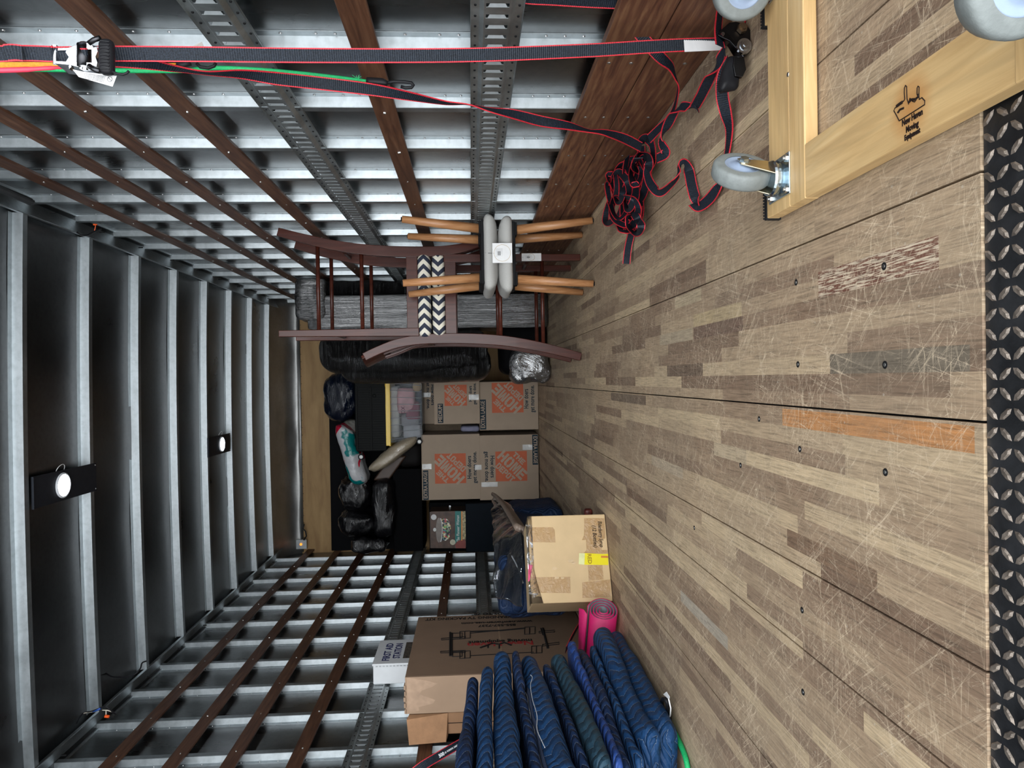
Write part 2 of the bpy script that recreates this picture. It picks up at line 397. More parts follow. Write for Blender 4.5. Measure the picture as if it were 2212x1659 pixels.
# ---- floor boards
STRIPS = [(((1768,634),(2028,566)), 'zebra'), (((1690,893),(2105,920)), (0.52, 0.235, 0.085)), (((1793,770),(2095,752)), (0.15, 0.125, 0.095)),
          (((1498,690),(1602,672)), (0.50, 0.38, 0.22)), (((1458,664),(1515,650)), (0.48, 0.38, 0.25)), (((1425,735),(1496,728)), (0.45, 0.36, 0.25)), (((1498,716),(1605,704)), (0.16, 0.095, 0.07)),
          (((1542,965),(1612,982)), (0.50, 0.39, 0.26)), (((1441,790),(1518,786)), (0.15, 0.10, 0.07)), (((1408,1010),(1475,1020)), (0.48, 0.38, 0.27)), (((1470,1275),(1572,1375)), (0.42, 0.37, 0.30)), (((1700,1140),(1895,1245)), (0.22, 0.14, 0.09)), (((1320,860),(1395,868)), (0.17, 0.12, 0.085))]
def floor_mat():
    m, nt, b = M0('laminated_floor')
    t = nt.nodes.new('ShaderNodeTexCoord'); s = nt.nodes.new('ShaderNodeSeparateXYZ'); nt.links.new(t.outputs['Object'], s.inputs[0])
    X, Y = s.outputs[0], s.outputs[1]
    W_ = 0.0352
    i = math_(nt, 'FLOOR', math_(nt, 'DIVIDE', X, W_))
    wn_ = nt.nodes.new('ShaderNodeTexWhiteNoise'); wn_.noise_dimensions = '1D'; nt.links.new(i, wn_.inputs['W'])
    off = math_(nt, 'MULTIPLY', wn_.outputs[0], 17.0)
    cell = math_(nt, 'FLOOR', math_(nt, 'DIVIDE', math_(nt, 'ADD', Y, off), 0.62))
    cb = nt.nodes.new('ShaderNodeCombineXYZ'); nt.links.new(i, cb.inputs[0]); nt.links.new(cell, cb.inputs[1])
    w2 = nt.nodes.new('ShaderNodeTexWhiteNoise'); w2.noise_dimensions = '2D'; nt.links.new(cb.outputs[0], w2.inputs['Vector'])
    tone = ramp(nt, w2.outputs[0], [(0.0, (0.19, 0.122, 0.082)), (0.13, (0.275, 0.185, 0.123)), (0.4, (0.40, 0.288, 0.188)), (0.8, (0.465, 0.343, 0.222)), (0.95, (0.56, 0.425, 0.27)), (1.0, (0.61, 0.465, 0.295))])
    for (pts, kind) in STRIPS:
        P = [atZ(*q) for q in pts]; xm = sum(p.x for p in P)/len(P); x0 = math.floor(xm/W_)*W_; y0 = min(p.y for p in P); y1 = max(p.y for p in P)
        mk = math_(nt, 'MULTIPLY', math_(nt, 'MULTIPLY', math_(nt, 'GREATER_THAN', X, x0), math_(nt, 'LESS_THAN', X, x0 + W_*(1.35 if kind == 'zebra' else 1))), math_(nt, 'MULTIPLY', math_(nt, 'GREATER_THAN', Y, y0), math_(nt, 'LESS_THAN', Y, y1)))
        if kind == 'zebra':
            zn = noise_(nt, coords(nt, (150, 9, 1), (0, 0, 0.10)), 2.6, 3, 0.6, 0.5); colr = ramp(nt, zn, [(0.49, (0.16, 0.06, 0.04)), (0.53, (0.66, 0.54, 0.40))])
        else: colr = kind
        tone = mix(nt, mk, tone, colr)
    # grain, offset per strip
    gv = nt.nodes.new('ShaderNodeCombineXYZ')
    nt.links.new(math_(nt, 'MULTIPLY', X, 85.0), gv.inputs[0]); nt.links.new(math_(nt, 'ADD', math_(nt, 'MULTIPLY', Y, 4.0), math_(nt, 'MULTIPLY', w2.outputs[0], 50.0)), gv.inputs[1])
    g = noise_(nt, gv.outputs[0], 3.0, 8, 0.7, 0.6)
    c = mix(nt, 0.85, tone, ramp(nt, g, [(0.3, (0.30,)*3), (0.5, (0.92,)*3), (0.75, (1.4,)*3)]), 'MULTIPLY')
    # general wear: grey dirt deep inside and in big patches
    v = coords(nt); big = noise_(nt, v, 1.6, 5, 0.6)
    c = mix(nt, ramp(nt, big, [(0.4, (0,)*3), (0.75, (0.5,)*3)]), c, (0.27, 0.215, 0.155))
    # fine scuffs in many directions
    scr = None
    for k, (rot, sc) in enumerate(((0.25, 1.0), (-0.7, 0.8), (1.25, 0.9), (2.2, 1.1), (1.62, 1.2))):
        vv = coords_rs(nt, (60*sc, 1.6*sc, 1), rot)
        n = noise_(nt, vv, 2.3, 2, 0.5, 0.25)
        a = ramp(nt, n, [(0.61, (0,)*3), (0.63, (1,)*3), (0.65, (0,)*3)])
        scr = a if scr is None else mix(nt, 1.0, scr, a, 'ADD')
    for k, (rot, sc) in enumerate(((0.5, 1.0), (-0.35, 1.2), (1.5, 1.0), (0.05, 1.3), (2.6, .9))):
        vv = coords_rs(nt, (75*sc, 7.0*sc, 1), rot); n = noise_(nt, vv, 3.1, 1, 0.5, 0.1)
        scr = mix(nt, 1.0, scr, ramp(nt, n, [(0.66, (0,)*3), (0.68, (.8,)*3), (0.70, (0,)*3)]), 'ADD')
    mask = noise_(nt, v, 5.0, 3)
    c = mix(nt, mix(nt, 1.0, scr, ramp(nt, mask, [(0.34, (0.06,)*3), (0.70, (0.70,)*3)]), 'MULTIPLY'), c, (0.74, 0.60, 0.43))
    sp = nt.nodes.new('ShaderNodeTexVoronoi'); sp.inputs['Scale'].default_value = 26; nt.links.new(v, sp.inputs['Vector'])
    c = mix(nt, ramp(nt, sp.outputs['Distance'], [(0.045, (0.8,)*3), (0.07, (0,)*3)]), c, mix(nt, 0.5, (0.55, 0.5, 0.42), c))
    nt.links.new(c, b.inputs['Base Color']); b.inputs['Roughness'].default_value = 0.62
    b.inputs['Specular IOR Level'].default_value = 0.3
    bump(nt, b, g, 0.25, 0.003)
    return m
FLOOR = floor_mat()
seams = [0.90, 0.5675, 0.2514, -0.0642, -0.3804, -0.5419, -0.8595, -1.1765, -1.4935, -1.86]
mb = MB()
for a, b_ in zip(seams[:-1], seams[1:]):
    mb.box((a - 0.0018, Y0, -0.03), (b_ + 0.0018, Y1, 0.0), 0)
mb.box((SKL, Y0 + 0.004, -0.06), (SKR, Y1, -0.012), 1)
floor = struct(mb.build('floor', [FLOOR, DARK]))
for px, py in ((1910,575),(1724,787),(1912,788),(1913,1020),(1728,970),(1733,1318),(1735,1495),(1720,610),(1600,1005),(1500,1140),(1640,905)):
    p = atZ(px, py, 0.0)
    mb = MB(); mb.cyl((p.x, p.y, -0.002), (p.x, p.y, 0.0009), 0.0065, 0.0062, 14, 0); mb.cyl((p.x, p.y, 0.0005), (p.x, p.y, 0.0013), 0.0032, 0.003, 10, 1)
    mb.build('floor_screw', [DARK, SCREW], floor)
# ---- diamond plate sill at the rear edge
PLATE = metal('sill_steel', (0.065, 0.068, 0.075), 0.42, 0.5, 14.0, (1, 1, 1), 0.3, 0.7)
TREAD = metal('tread_worn', (0.38, 0.32, 0.27), 0.45, 0.5, 60.0, (1, 1, 1), 0.3, 0.7)
mb = MB(); mb.box((-1.9, 0.45, -0.03), (0.92, Y0 - 0.001, -0.004), 0)
px_ = 0.0245; r = 0
for iy in range(13):
    for ix in range(114):
        x = -1.89 + ix * px_; y = 0.862 - iy * px_ * 0.93
        a = math.radians(52 if (ix + iy) % 2 else -52) + random.uniform(-.05, .05)
        ca, sa = math.cos(a), math.sin(a); L, Wd, H = 0.0128, 0.0042, 0.0024
        pts = [(L,0), (L*.5,Wd), (-L*.5,Wd), (-L,0), (-L*.5,-Wd), (L*.5,-Wd)]
        vs = [(x + u*ca - v*sa, y + u*sa + v*ca, -0.0042) for u, v in pts] + [(x + .6*(u*ca - v*sa), y + .6*(u*sa + v*ca), -0.004 + H) for u, v in pts]
        mb.add(vs, [(6,7,8,9,10,11)] + [(k, (k+1) % 6, 6 + (k+1) % 6, 6 + k) for k in range(6)], 1)
struct(mb.build('trim_3', [PLATE, TREAD], smooth=False))

# ---- dome lights on dark panels in the middle of the roof
HOUS = flat('light_panel_grey', (0.02, 0.022, 0.028), 0.35, 0.3)
RING = flat('light_ring', (0.6, 0.62, 0.65), 0.3)
LENS = flat('lit_lens', (0.85, 0.92, 1.0), 0.3, emit=45.0, var=0.02)
def dome(y0, y1, ly, label):
    z = crown(-0.495) - 0.003
    t = thing('ceiling_light', (-0.495, ly, z), label, 'ceiling light', 'dome lights along the roof')
    mb = MB(); mb.box((-0.572, y0, z - 0.003), (-0.420, y1, z)); mb.box((-0.572, y0, z-0.012), (-0.42, y0 + 0.004, z-0.002), 0)
    for sx_ in (-0.56, -0.432):
        for yy in (y0 + 0.012, y1 - 0.012): mb.cyl((sx_, yy, z-0.002), (sx_, yy, z-0.006), 0.004, 0.003, 8, 1)
    mb.build('mounting_panel', [HOUS, RIVET], t)
    mb = MB(); mb.tube([(-0.495 + 0.058*math.cos(a), ly + 0.058*math.sin(a), z - 0.008) for a in [2*math.pi*k/28 for k in range(28)]], 0.006, 8, 0, closed=True)
    mb.build('trim_ring', RING, t, smooth=True)
    mb = MB(); rows = []
    for i in range(7):
        a = math.pi/2 * i / 6
        rows.append([(-0.495 + 0.055*math.cos(a)*math.cos(q), ly + 0.055*math.cos(a)*math.sin(q), z - 0.004 - 0.012*math.sin(a)) for q in [2*math.pi*k/28 for k in range(29)]])
    mb.sheet(rows); mb.build('lens', LENS, t, smooth=True, fix=True)
    mb = MB(); mb.tube([(-0.42 + 0.03*math.sin(q)*1.0, ly + 0.0 + 0.035*math.cos(q), z + 0.006 - 0.012*math.sin(q)) for q in [math.pi*k/10 for k in range(11)]], 0.0018, 6)
    mb.build('wire', flat('light_wire', (0.7,0.7,0.7), 0.5), t, smooth=True)
dome(3.47, 4.05, 3.72, 'lit round roof light on dark panel, nearest to the camera')
dome(5.71, 6.24, 6.02, 'lit round roof light on dark panel, farther away towards the plywood')
# ================================================================ shared sweep helpers
def soft(a, b, r=0.05, n=10, amp=0.0, fr=6.0, seed=0, ridge=False, fn=None):
    """a box with rounded corners and a lumpy surface, one closed mesh"""
    a = Vector(a); b = Vector(b); c = (a + b) / 2; h = Vector((abs(b.x-a.x), abs(b.y-a.y), abs(b.z-a.z))) / 2
    r = min(r, h.x*.999, h.y*.999, h.z*.999); mb = MB()
    key = {}; vs = []; fs = []
    def vert(p):
        k = (round(p.x, 5), round(p.y, 5), round(p.z, 5))
        if k in key: return key[k]
        q = Vector((p.x*h.x, p.y*h.y, p.z*h.z))
        inn = Vector((max(-h.x+r, min(h.x-r, q.x)), max(-h.y+r, min(h.y-r, q.y)), max(-h.z+r, min(h.z-r, q.z))))
        d = q - inn
        nn = d.normalized() if d.length > 1e-7 else Vector((0,0,0))
        if nn.length == 0:
            m = max(range(3), key=lambda i: abs(p[i])); nn = Vector((0,0,0)); nn[m] = 1 if p[m] > 0 else -1
        w = inn + d.normalized() * r if d.length > 1e-7 else q
        w = w + c
        if amp:
            v = noise.noise(w * fr + Vector((seed*7.1, seed*3.3, seed*1.7)))
            v2 = noise.noise(w * fr * 2.7 + Vector((seed*2.1, 5, seed)))
            if ridge: v = 0.5 - abs(v) * 2.0; v2 = 0.3 - abs(v2)*1.4
            w = w + nn * amp * (v + 0.45*v2)
        if fn: w = fn(w)
        key[k] = len(vs); vs.append(w); return key[k]
    for ax in range(3):
        for s in (-1, 1):
            u, v = [i for i in range(3) if i != ax]
            for i in range(n):
                for j in range(n):
                    q = []
                    for di, dj in ((0,0),(1,0),(1,1),(0,1)):
                        # denser near the edges
                        t1 = -1 + 2*(i+di)/n; t2 = -1 + 2*(j+dj)/n
                        t1 = math.sin(t1*math.pi/2)*.5 + t1*.5; t2 = math.sin(t2*math.pi/2)*.5 + t2*.5
                        p = Vector((0,0,0)); p[ax] = s; p[u] = t1; p[v] = t2; q.append(vert(p))
                    flip = (s > 0) != (ax == 1)
                    fs.append(tuple(q) if flip else tuple(reversed(q)))
    return mb.add(vs, fs)
def beam(pts, w, t, y, m=0, mb=None):
    """a post bent in the XZ plane: pts (x, z), width w (number or list) in that plane, thickness t along Y centred on y"""
    mb = mb or MB(); k = len(pts); ws = w if isinstance(w, (list, tuple)) else [w]*k; vs = []
    for i, (x, z) in enumerate(pts):
        a = pts[max(i-1,0)]; b = pts[min(i+1,k-1)]; d = Vector((b[0]-a[0], 0, b[1]-a[1])).normalized(); nn = Vector((-d.z, 0, d.x)) * ws[i]/2
        c = Vector((x, y, z)); T = Vector((0, t/2, 0))
        vs += [c - nn - T, c + nn - T, c + nn + T, c - nn + T]
    fs = [(0,1,2,3), tuple(reversed([(k-1)*4+q for q in range(4)]))]
    for i in range(k-1):
        for q in range(4):
            q2 = (q+1) % 4; fs.append((i*4+q, (i+1)*4+q, (i+1)*4+q2, i*4+q2))
    return mb.add(vs, fs, m)
def polyline(mb, pts, r, n=6, m=0, flatn=None):
    return mb.tube(pts, r, n, m)
def smooth_path(pts, k=6):
    """Catmull-Rom through tuples of any length"""
    out = []; n = len(pts)
    for i in range(n-1):
        p0, p1, p2, p3 = pts[max(i-1,0)], pts[i], pts[i+1], pts[min(i+2,n-1)]
        for s in range(k):
            t = s / k
            out.append(tuple(0.5*((2*b) + (-a+c)*t + (2*a-5*b+4*c-d)*t*t + (-a+3*b-3*c+d)*t**3) for a, b, c, d in zip(p0,p1,p2,p3)))
    out.append(tuple(pts[-1])); return out

# ================================================================ furniture dolly, wheels up, by the rear sill
def pine(name, axis, scorch=False):
    m, nt, b = M0(name)
    s = [16.0]*3; s[axis] = 1.1
    g = noise_(nt, coords(nt, tuple(s)), 3.2, 6, 0.6, 0.8)
    s2 = [5.0]*3; s2[axis] = 0.5
    g2 = noise_(nt, coords(nt, tuple(s2)), 3.0, 3, 0.5, 1.2)
    c = ramp(nt, g, [(0.3, (0.54, 0.34, 0.145)), (0.55, (0.70, 0.475, 0.22)), (0.75, (0.78, 0.57, 0.30))])
    c = mix(nt, ramp(nt, g2, [(0.5, (0,)*3), (0.62, (0.35,)*3), (0.7, (0,)*3)]), c, (0.40, 0.27, 0.13))
    if scorch:
        ctr = atZ(1966, 232, 0.03) - Vector((0.57, 1.06, 0.0))
        t = nt.nodes.new('ShaderNodeTexCoord'); mp = nt.nodes.new('ShaderNodeMapping')
        mp.inputs['Location'].default_value = [-q for q in ctr]; mp.vector_type = 'POINT'
        nt.links.new(t.outputs['Object'], mp.inputs[0])
        ln = nt.nodes.new('ShaderNodeVectorMath'); ln.operation = 'LENGTH'; nt.links.new(mp.outputs[0], ln.inputs[0])
        c = mix(nt, ramp(nt, ln.outputs['Value'], [(0.0, (0.8,)*3), (0.030, (0.5,)*3), (0.052, (0.0,)*3)]), c, (0.50, 0.21, 0.05))
    nt.links.new(c, b.inputs['Base Color']); b.inputs['Roughness'].default_value = 0.45
    bump(nt, b, g, 0.08, 0.001); return m
PINE_Y = pine('pine_along', 1); PINE_X = pine('pine_across', 0)
RUB = flat('black_ribbed_rubber', (0.018, 0.018, 0.019), 0.7, bmp=0.5)
ZINC = metal('zinc_plate', (0.62, 0.72, 0.78), 0.22, 0.25, 30.0)
BRASSZ = metal('yellow_zinc', (0.72, 0.62, 0.42), 0.3, 0.2, 20.0)
TYRE = flat('grey_tyre', (0.19, 0.21, 0.205), 0.55, 0, 0.12, 60.0, 0.2)
HUBB = flat('blue_grey_hub', (0.27, 0.34, 0.46), 0.4, 0, 0.08)
CHAR = flat('scorched_black', (0.02, 0.012, 0.01), 0.7)
DX0, DX1 = 0.322, 0.815          # outer sides
d = thing('furniture_dolly', (0.57, 1.06, 0.0), 'pine furniture dolly lying wheels up by the rear sill, stamped with a burnt mark', 'dolly')
ZT = 0.030
o = None
mb = MB(); mb.box((DX0, 0.60, 0.004), (DX0+0.098, 1.452, ZT)); side_a = mb.build('side_board', pine('pine_stamped', 1, True), d, bevel=0.0025)
mb = MB(); mb.box((DX1-0.098, 0.60, 0.004), (DX1, 1.452, ZT)); side_b = mb.build('side_board', PINE_Y, d, bevel=0.0025)
for ya, yb in ((1.281, 1.437), (0.62, 0.775)):
    mb = MB(); ym = ya + 0.062
    mb.box((DX0 - 0.001, ya, 0.0045), (DX1 + 0.001, ym - 0.0004, ZT + 0.0008)); mb.box((DX0 - 0.001, ym + 0.0004, 0.0045), (DX1 + 0.001, yb, ZT + 0.0008))
    cbd = mb.build('cross_board', PINE_X, d, bevel=0.002)
    if ya > 1:
        for q in ((1703,161),):
            p = atZ(*q, ZT); mb = MB(); mb.cyl((p.x, p.y, ZT), (p.x, p.y, ZT + 0.0018), 0.0048, 0.004, 12, 0); mb.box((p.x-.003, p.y-.0006, ZT+.0015), (p.x+.003, p.y+.0006, ZT+.0022), 1)
            mb.build('screw', [SCREW, DARK], d)
for xa in (DX0, DX1 - 0.098):
    for ya, s in ((1.452, 1), (0.60, -1)):
        mb = MB(); mb.box((xa - .002, ya - s*0.001, 0.001), (xa + 0.1, ya + s*0.010, ZT + 0.001))
        for i in range(16): mb.box((xa + i*0.0062, ya + s*0.009, 0.002), (xa + i*0.0062 + 0.0035, ya + s*0.0125, ZT + 0.003))
        mb.build('rubber_cap', RUB, d)
def caster(cx, cy, ang):
    e = MB(); e.box((cx-.040, cy-.047, ZT+0.0008), (cx+.040, cy+.047, ZT+.004)); pl = e.build('caster_plate', ZINC, d, bevel=0.001)
    for sx_ in (-.03, .03):
        for sy_ in (-.036, .036):
            e = MB(); e.cyl((cx+sx_, cy+sy_, ZT+.003), (cx+sx_, cy+sy_, ZT+.0085), 0.0075, 0.0068, 6); e.cyl((cx+sx_, cy+sy_, ZT+.008), (cx+sx_, cy+sy_, ZT+.012), 0.0035, 0.003, 8)
            e.build('bolt', SCREW, pl)
    e = MB(); e.tube([(cx, cy, ZT+.004), (cx, cy, ZT+.010), (cx, cy, ZT+.011), (cx, cy, ZT+.019), (cx, cy, ZT+.020), (cx, cy, ZT+.024)], [.030, .034, .031, .031, .035, .033], 26)
    e.build('swivel', ZINC, d, smooth=False)
    nv = Vector((math.cos(ang), math.sin(ang), 0)); tv = Vector((-nv.y, nv.x, 0)); up = Vector((0,0,1))
    R_ = 0.058; wc = Vector((cx, cy, ZT + 0.128 - R_)) + tv * 0.030
    e = MB()
    for s in (-1, 1):
        a = Vector((cx, cy, ZT + .022)) + nv*s*0.021; b_ = wc + nv*s*0.021
        quad = [a + tv*-.022, a + tv*.030, b_ + tv*.012 + up*.010, b_ + tv*-.012 + up*.010]
        e.prism(quad, nv*s*0.0028)
    c0 = Vector((cx, cy, ZT + .022)); e.obox(c0 + tv*.004, nv*.0235, tv*.026, up*.0015)
    e.build('fork', BRASSZ, d, bevel=0.001)
    w_ = MB(); k = 40
    prof = [(-.0165,.036),(-.0165,.050),(-.0150,.0545),(-.0105,.0575),(0,.058),(.0105,.0575),(.0150,.0545),(.0165,.050),(.0165,.036)]
    w_.sheet([[wc + nv*p + (tv*math.cos(q) + up*math.sin(q))*r for q in [2*math.pi*i/k for i in range(k+1)]] for p, r in prof])
    wheel = w_.build('wheel', TYRE, d, smooth=True, fix=True)
    h = MB(); prof = [(-.019,.001),(-.019,.011),(-.0165,.013),(-.0165,.020),(-.0135,.023),(-.0135,.030),(-.0160,.0335),(-.0158,.0375),(.0158,.0375),(.0160,.0335),(.0135,.030),(.0135,.023),(.0165,.020),(.0165,.013),(.019,.011),(.019,.001)]
    h.sheet([[wc + nv*p + (tv*math.cos(q) + up*math.sin(q))*r for q in [2*math.pi*i/k for i in range(k+1)]] for p, r in prof])
    h.build('hub', HUBB, wheel, smooth=True, fix=True)
    e = MB(); e.cyl(wc - nv*.027, wc + nv*.027, .0045, None, 10); e.cyl(wc + nv*.0238, wc + nv*.0300, .0095, .0088, 6); e.cyl(wc - nv*.0238, wc - nv*.030, .0095, .0088, 6); e.cyl(wc + nv*.0238, wc + nv*.0252, .012, .012, 16); e.cyl(wc - nv*.0238, wc - nv*.0252, .012, .012, 16)
    e.build('axle', ZINC, wheel)
caster(0.385, 1.385, math.radians(-42))
caster(0.786, 1.375, math.radians(62))
caster(0.414, 0.665, math.radians(60))
caster(0.752, 0.69, math.radians(-70))
# the burnt stamp on the side board
def zpt(x, y, z=ZT + 0.0003): return atZ(x, y, z)
mb = MB()
def line(pts, r=0.0009):
    mb.tube([zpt(*p) for p in pts], r, 6)
def cpt(x, y): return (1912 + x/7.373, 200 + y/7.373)
line([cpt(225,450), cpt(185,370), cpt(140,290), cpt(158,245), cpt(215,212), cpt(262,160), cpt(300,130), (1954.5,214), (1953.5,200), (1953.8,190), (1956,184.5), (1958.5,187), (1958.8,200), (1959.5,214), cpt(375,185), cpt(395,90), cpt(440,140), cpt(470,150), cpt(520,60), (1981,204), (1981.2,190), (1983,186), (1985.5,188), (1985,204), cpt(545,110), cpt(585,80), cpt(632,130), cpt(632,190), cpt(430,320), cpt(225,450)], 0.0008)
line([cpt(190,215), cpt(235,180), cpt(280,150)], 0.0022); line([cpt(205,320), cpt(240,270), cpt(300,245)], 0.0016)
line([cpt(385,150), cpt(420,110), cpt(500,105)], 0.0018); line([cpt(500,90), cpt(540,60), cpt(535,20)], 0.0015)
mb.build('burnt_skyline_mark', CHAR, side_a)
for s_, q, sz in (('New Haven', cpt(430,400), 0.0125), ('Moving', cpt(430,545), 0.0125), ('Equipment', cpt(430,665), 0.0105)):
    p = zpt(*q); text(s_, sz, CHAR, p, (0,-1,0), (1,0,0), side_a, 'burnt_lettering', 0.0004, 0.00035, sx=0.78)

# ================================================================ ratchet straps
def web_mat(name, ribs=True):
    m, nt, b = M0(name)
    v = coords(nt); w = nt.nodes.new('ShaderNodeTexNoise'); w.inputs['Scale'].default_value = 420; nt.links.new(v, w.inputs['Vector'])
    nt.links.new(ramp(nt, w.outputs[0], [(0.35, (0.006, 0.008, 0.012)), (0.7, (0.020, 0.027, 0.040))]), b.inputs['Base Color'])
    b.inputs['Roughness'].default_value = 0.5; b.inputs['Specular IOR Level'].default_value = 0.2; bump(nt, b, w.outputs[0], 0.4, 0.001); return m
WEB = web_mat('black_webbing'); REDE = flat('red_edge_thread', (0.60, 0.018, 0.035), 0.5, 0, 0.3, 500, 0.3)
BLK = flat('black_plastic', (0.013, 0.013, 0.015), 0.35); BLKM = metal('black_steel', (0.06, 0.06, 0.065), 0.3, 0.3, 20)
CHROME = metal('bright_zinc', (0.75, 0.77, 0.8), 0.18, 0.2, 30)
PAPER = flat('white_paper', (0.82, 0.82, 0.82), 0.6, 0, 0.04); PRINT = flat('print_black', (0.03, 0.03, 0.035), 0.6)
def ribbon(pts, w, parent, name='webbing', k=8, ribs=0.0024, world_pts=False):
    """pts: (px, py, Y, face) - face 1 = broad side to the lens, 0 = edge on; the path is laid out in the room"""
    P = smooth_path(pts, k); C = []; S = []
    if world_pts:
        P3 = [Vector(p[:3]) for p in P]
    else:
        P3 = [atY(p[0], p[1], p[2]) for p in P]
    for i, p in enumerate(P3):
        t = (P3[min(i+1, len(P3)-1)] - P3[max(i-1, 0)]).normalized()
        v = (p - CAMP).normalized(); perp = t.cross(v).normalized()
        vv = t.cross(perp).normalized(); f = max(-1, min(1, P[i][3]))
        C.append(p); S.append((perp * f + vv * math.sqrt(max(0, 1 - f*f))))
    if ribs:                          # resample to rib pitch so the weave is real relief
        L = [0]
        for a, b in zip(C[:-1], C[1:]): L.append(L[-1] + (b-a).length)
        n = max(4, int(L[-1] / ribs)); C2, S2, j = [], [], 0
        for i in range(n+1):
            q = L[-1]*i/n
            while j < len(L)-2 and L[j+1] < q: j += 1
            u = (q - L[j]) / max(1e-9, L[j+1]-L[j]); C2.append(C[j].lerp(C[j+1], u)); S2.append(S[j].lerp(S[j+1], u).normalized())
        C, S = C2, S2
    m = MB(); vs = []; fs = []; ms = []
    e = 0.085
    for i in range(len(C)):
        t = (C[min(i+1, len(C)-1)] - C[max(i-1, 0)]).normalized(); nn = t.cross(S[i]).normalized()
        hgt = 0.0009 + (0.0005 if i % 2 else -0.0003)
        for s_, q in ((-1, 1), (-1+2*e, 1), (1-2*e, 1), (1, 1), (1, -1), (1-2*e, -1), (-1+2*e, -1), (-1, -1)):
            hh = 0.0014 if abs(s_) == 1 or True and abs(s_) > 0.99 else hgt
            vs.append(C[i] + S[i]*s_*w/2 + nn*q*hh)
    for i in range(len(C)-1):
        for q in range(8):
            q2 = (q+1) % 8
            fs.append((i*8+q, i*8+q2, (i+1)*8+q2, (i+1)*8+q)); ms.append(0 if q in (1, 5) else 1)
    n0 = len(C)-1
    fs += [(0,7,6,5,4,3,2,1), tuple(n0*8+q for q in range(8))]; ms += [0, 0]
    m.v = vs; m.f = fs; m.m = ms
    return m.build(name, [WEB, REDE], parent)
W1 = 0.0295
s1 = thing('ratchet_strap', atY(220, 118, 1.50), 'black and red ratchet strap pulled taut along the right wall, bright zinc buckle', 'ratchet strap')
ribbon([(112,118,1.47,1), (135,118,1.48,1), (240,116,1.50,1), (420,117,1.52,1), (700,120,1.57,1), (1000,119,1.62,1), (1250,110,1.67,1), (1400,101,1.70,1), (1480,97,1.715,1), (1560,95,1.73,1)], W1, s1, 'webbing')
ribbon([(-60,120,1.45,1), (0,116,1.46,1), (60,115,1.47,1), (118,117,1.475,1)], W1, s1, 'webbing')
ribbon([(12,114,1.448,1), (30,113,1.452,1), (48,115,1.457,1)], W1*1.02, s1, 'webbing')
# the loose tail of the same strap, twisting down to the pile on the floor
ribbon([(240,128,1.515,1), (300,134,1.53,.85), (370,147,1.56,.45), (440,157,1.6,.22), (520,160,1.66,.6), (600,170,1.7,.95), (700,181,1.75,1), (800,193,1.78,.95), (880,207,1.8,.7), (960,222,1.84,.3), (1010,226,1.86,.03), (1060,238,1.9,-.35), (1110,247,1.93,-.8), (1170,262,1.98,-.95), (1230,272,2.02,-.7), (1275,283,2.06,-.25), (1310,288,2.1,-.6), (1350,300,2.17,-.95), (1385,318,2.24,-.95)], W1, s1, 'webbing')
def slab(parent, name, px0, py0, px1, py1, Y, th, mat_, bev=0.0):
    a = atY(px0, py0, Y); b = atY(px1, py1, Y); m = MB()
    m.box((a.x, Y - th/2, a.z), (b.x, Y + th/2, b.z)); return m.build(name, mat_, parent, bevel=bev)
def plate(parent, name, pts, Y, th, mat_, bev=0.0, tilt=0.0):
    m = MB(); m.prism([atY(x, y, Y + tilt*(x - pts[0][0])) for x, y in pts], (0, th, 0)); return m.build(name, mat_, parent, bevel=bev)
fr_ = plate(s1, 'frame', [(124,103),(150,102),(160,97),(196,96),(212,100),(212,106),(124,109)], 1.47, 0.05, CHROME, 0.001)
plate(s1, 'frame', [(118,137),(150,140),(170,145),(205,146),(213,141),(212,135),(120,131)], 1.47, 0.05, CHROME, 0.001)
plate(s1, 'ratchet_wheel', [(140,111),(147,108),(149,97),(156,103),(166,104),(166,141),(155,143),(149,149),(147,139),(141,134),(148,123)], 1.478, 0.012, CHROME, 0.0006)
m = MB(); m.cyl(atY(181,97,1.478), atY(181,147,1.478), 0.0125, None, 22, 0); m.build('spool', BLKM, s1, smooth=True)
ribbon([(170,121,1.489,1), (175,121,1.476,1), (182,121,1.469,1), (190,121,1.474,1), (195,121,1.489,1)], 0.028, s1, 'wrapped_webbing', ribs=0.0016)
for yy in (97, 146):
    m = MB(); m.cyl(atY(184,yy,1.468), atY(184,yy+ (3 if yy>100 else -3),1.468), 0.012, 0.010, 18); m.cyl(atY(184,yy,1.468), atY(184,yy+ (6 if yy>100 else -6),1.468), 0.006, 0.005, 12); m.build('spool_cap', CHROME, s1)
m = MB(); m.cyl(atY(119,99,1.475), atY(119,139,1.475), 0.004, None, 12); m.cyl(atY(119,99,1.475), atY(119,103,1.475), 0.006, None, 6); m.build('anchor_bolt', CHROME, s1)
plate(s1, 'release_plate', [(197,103),(209,101),(211,110),(206,122),(210,134),(208,144),(198,141)], 1.462, 0.010, CHROME, 0.0005)
m = soft(atY(209,157,1.452), atY(240,79,1.452) + Vector((0, 0.024, 0)), 0.011, 10, 0.0008, 60); hnd = m.build('grip_handle', BLK, s1, smooth=True)
m = MB()
for i in range(9):
    p = atY(216 + 0.1*i, 88 + i*7.4, 1.4505); q = atY(236, 88 + i*7.4 + 2, 1.4505); m.cyl(p, q, 0.0013, None, 6)
m.build('grip_rib', BLK, hnd)
for yy in (82, 154):
    m = MB(); m.tube([atY(192,yy+ (12 if yy<100 else -12),1.462), atY(203,yy+(4 if yy<100 else -4),1.460), atY(216,yy,1.458)], 0.005, 8); m.build('handle_arm', BLKM, s1, smooth=True)
m = MB(); m.tube([atY(x, y, 1.46) for x, y in ((238,152),(252,159),(266,161),(274,158),(279,153))], 0.0026, 8); m.build('wire_hook', BLK, s1, smooth=True)
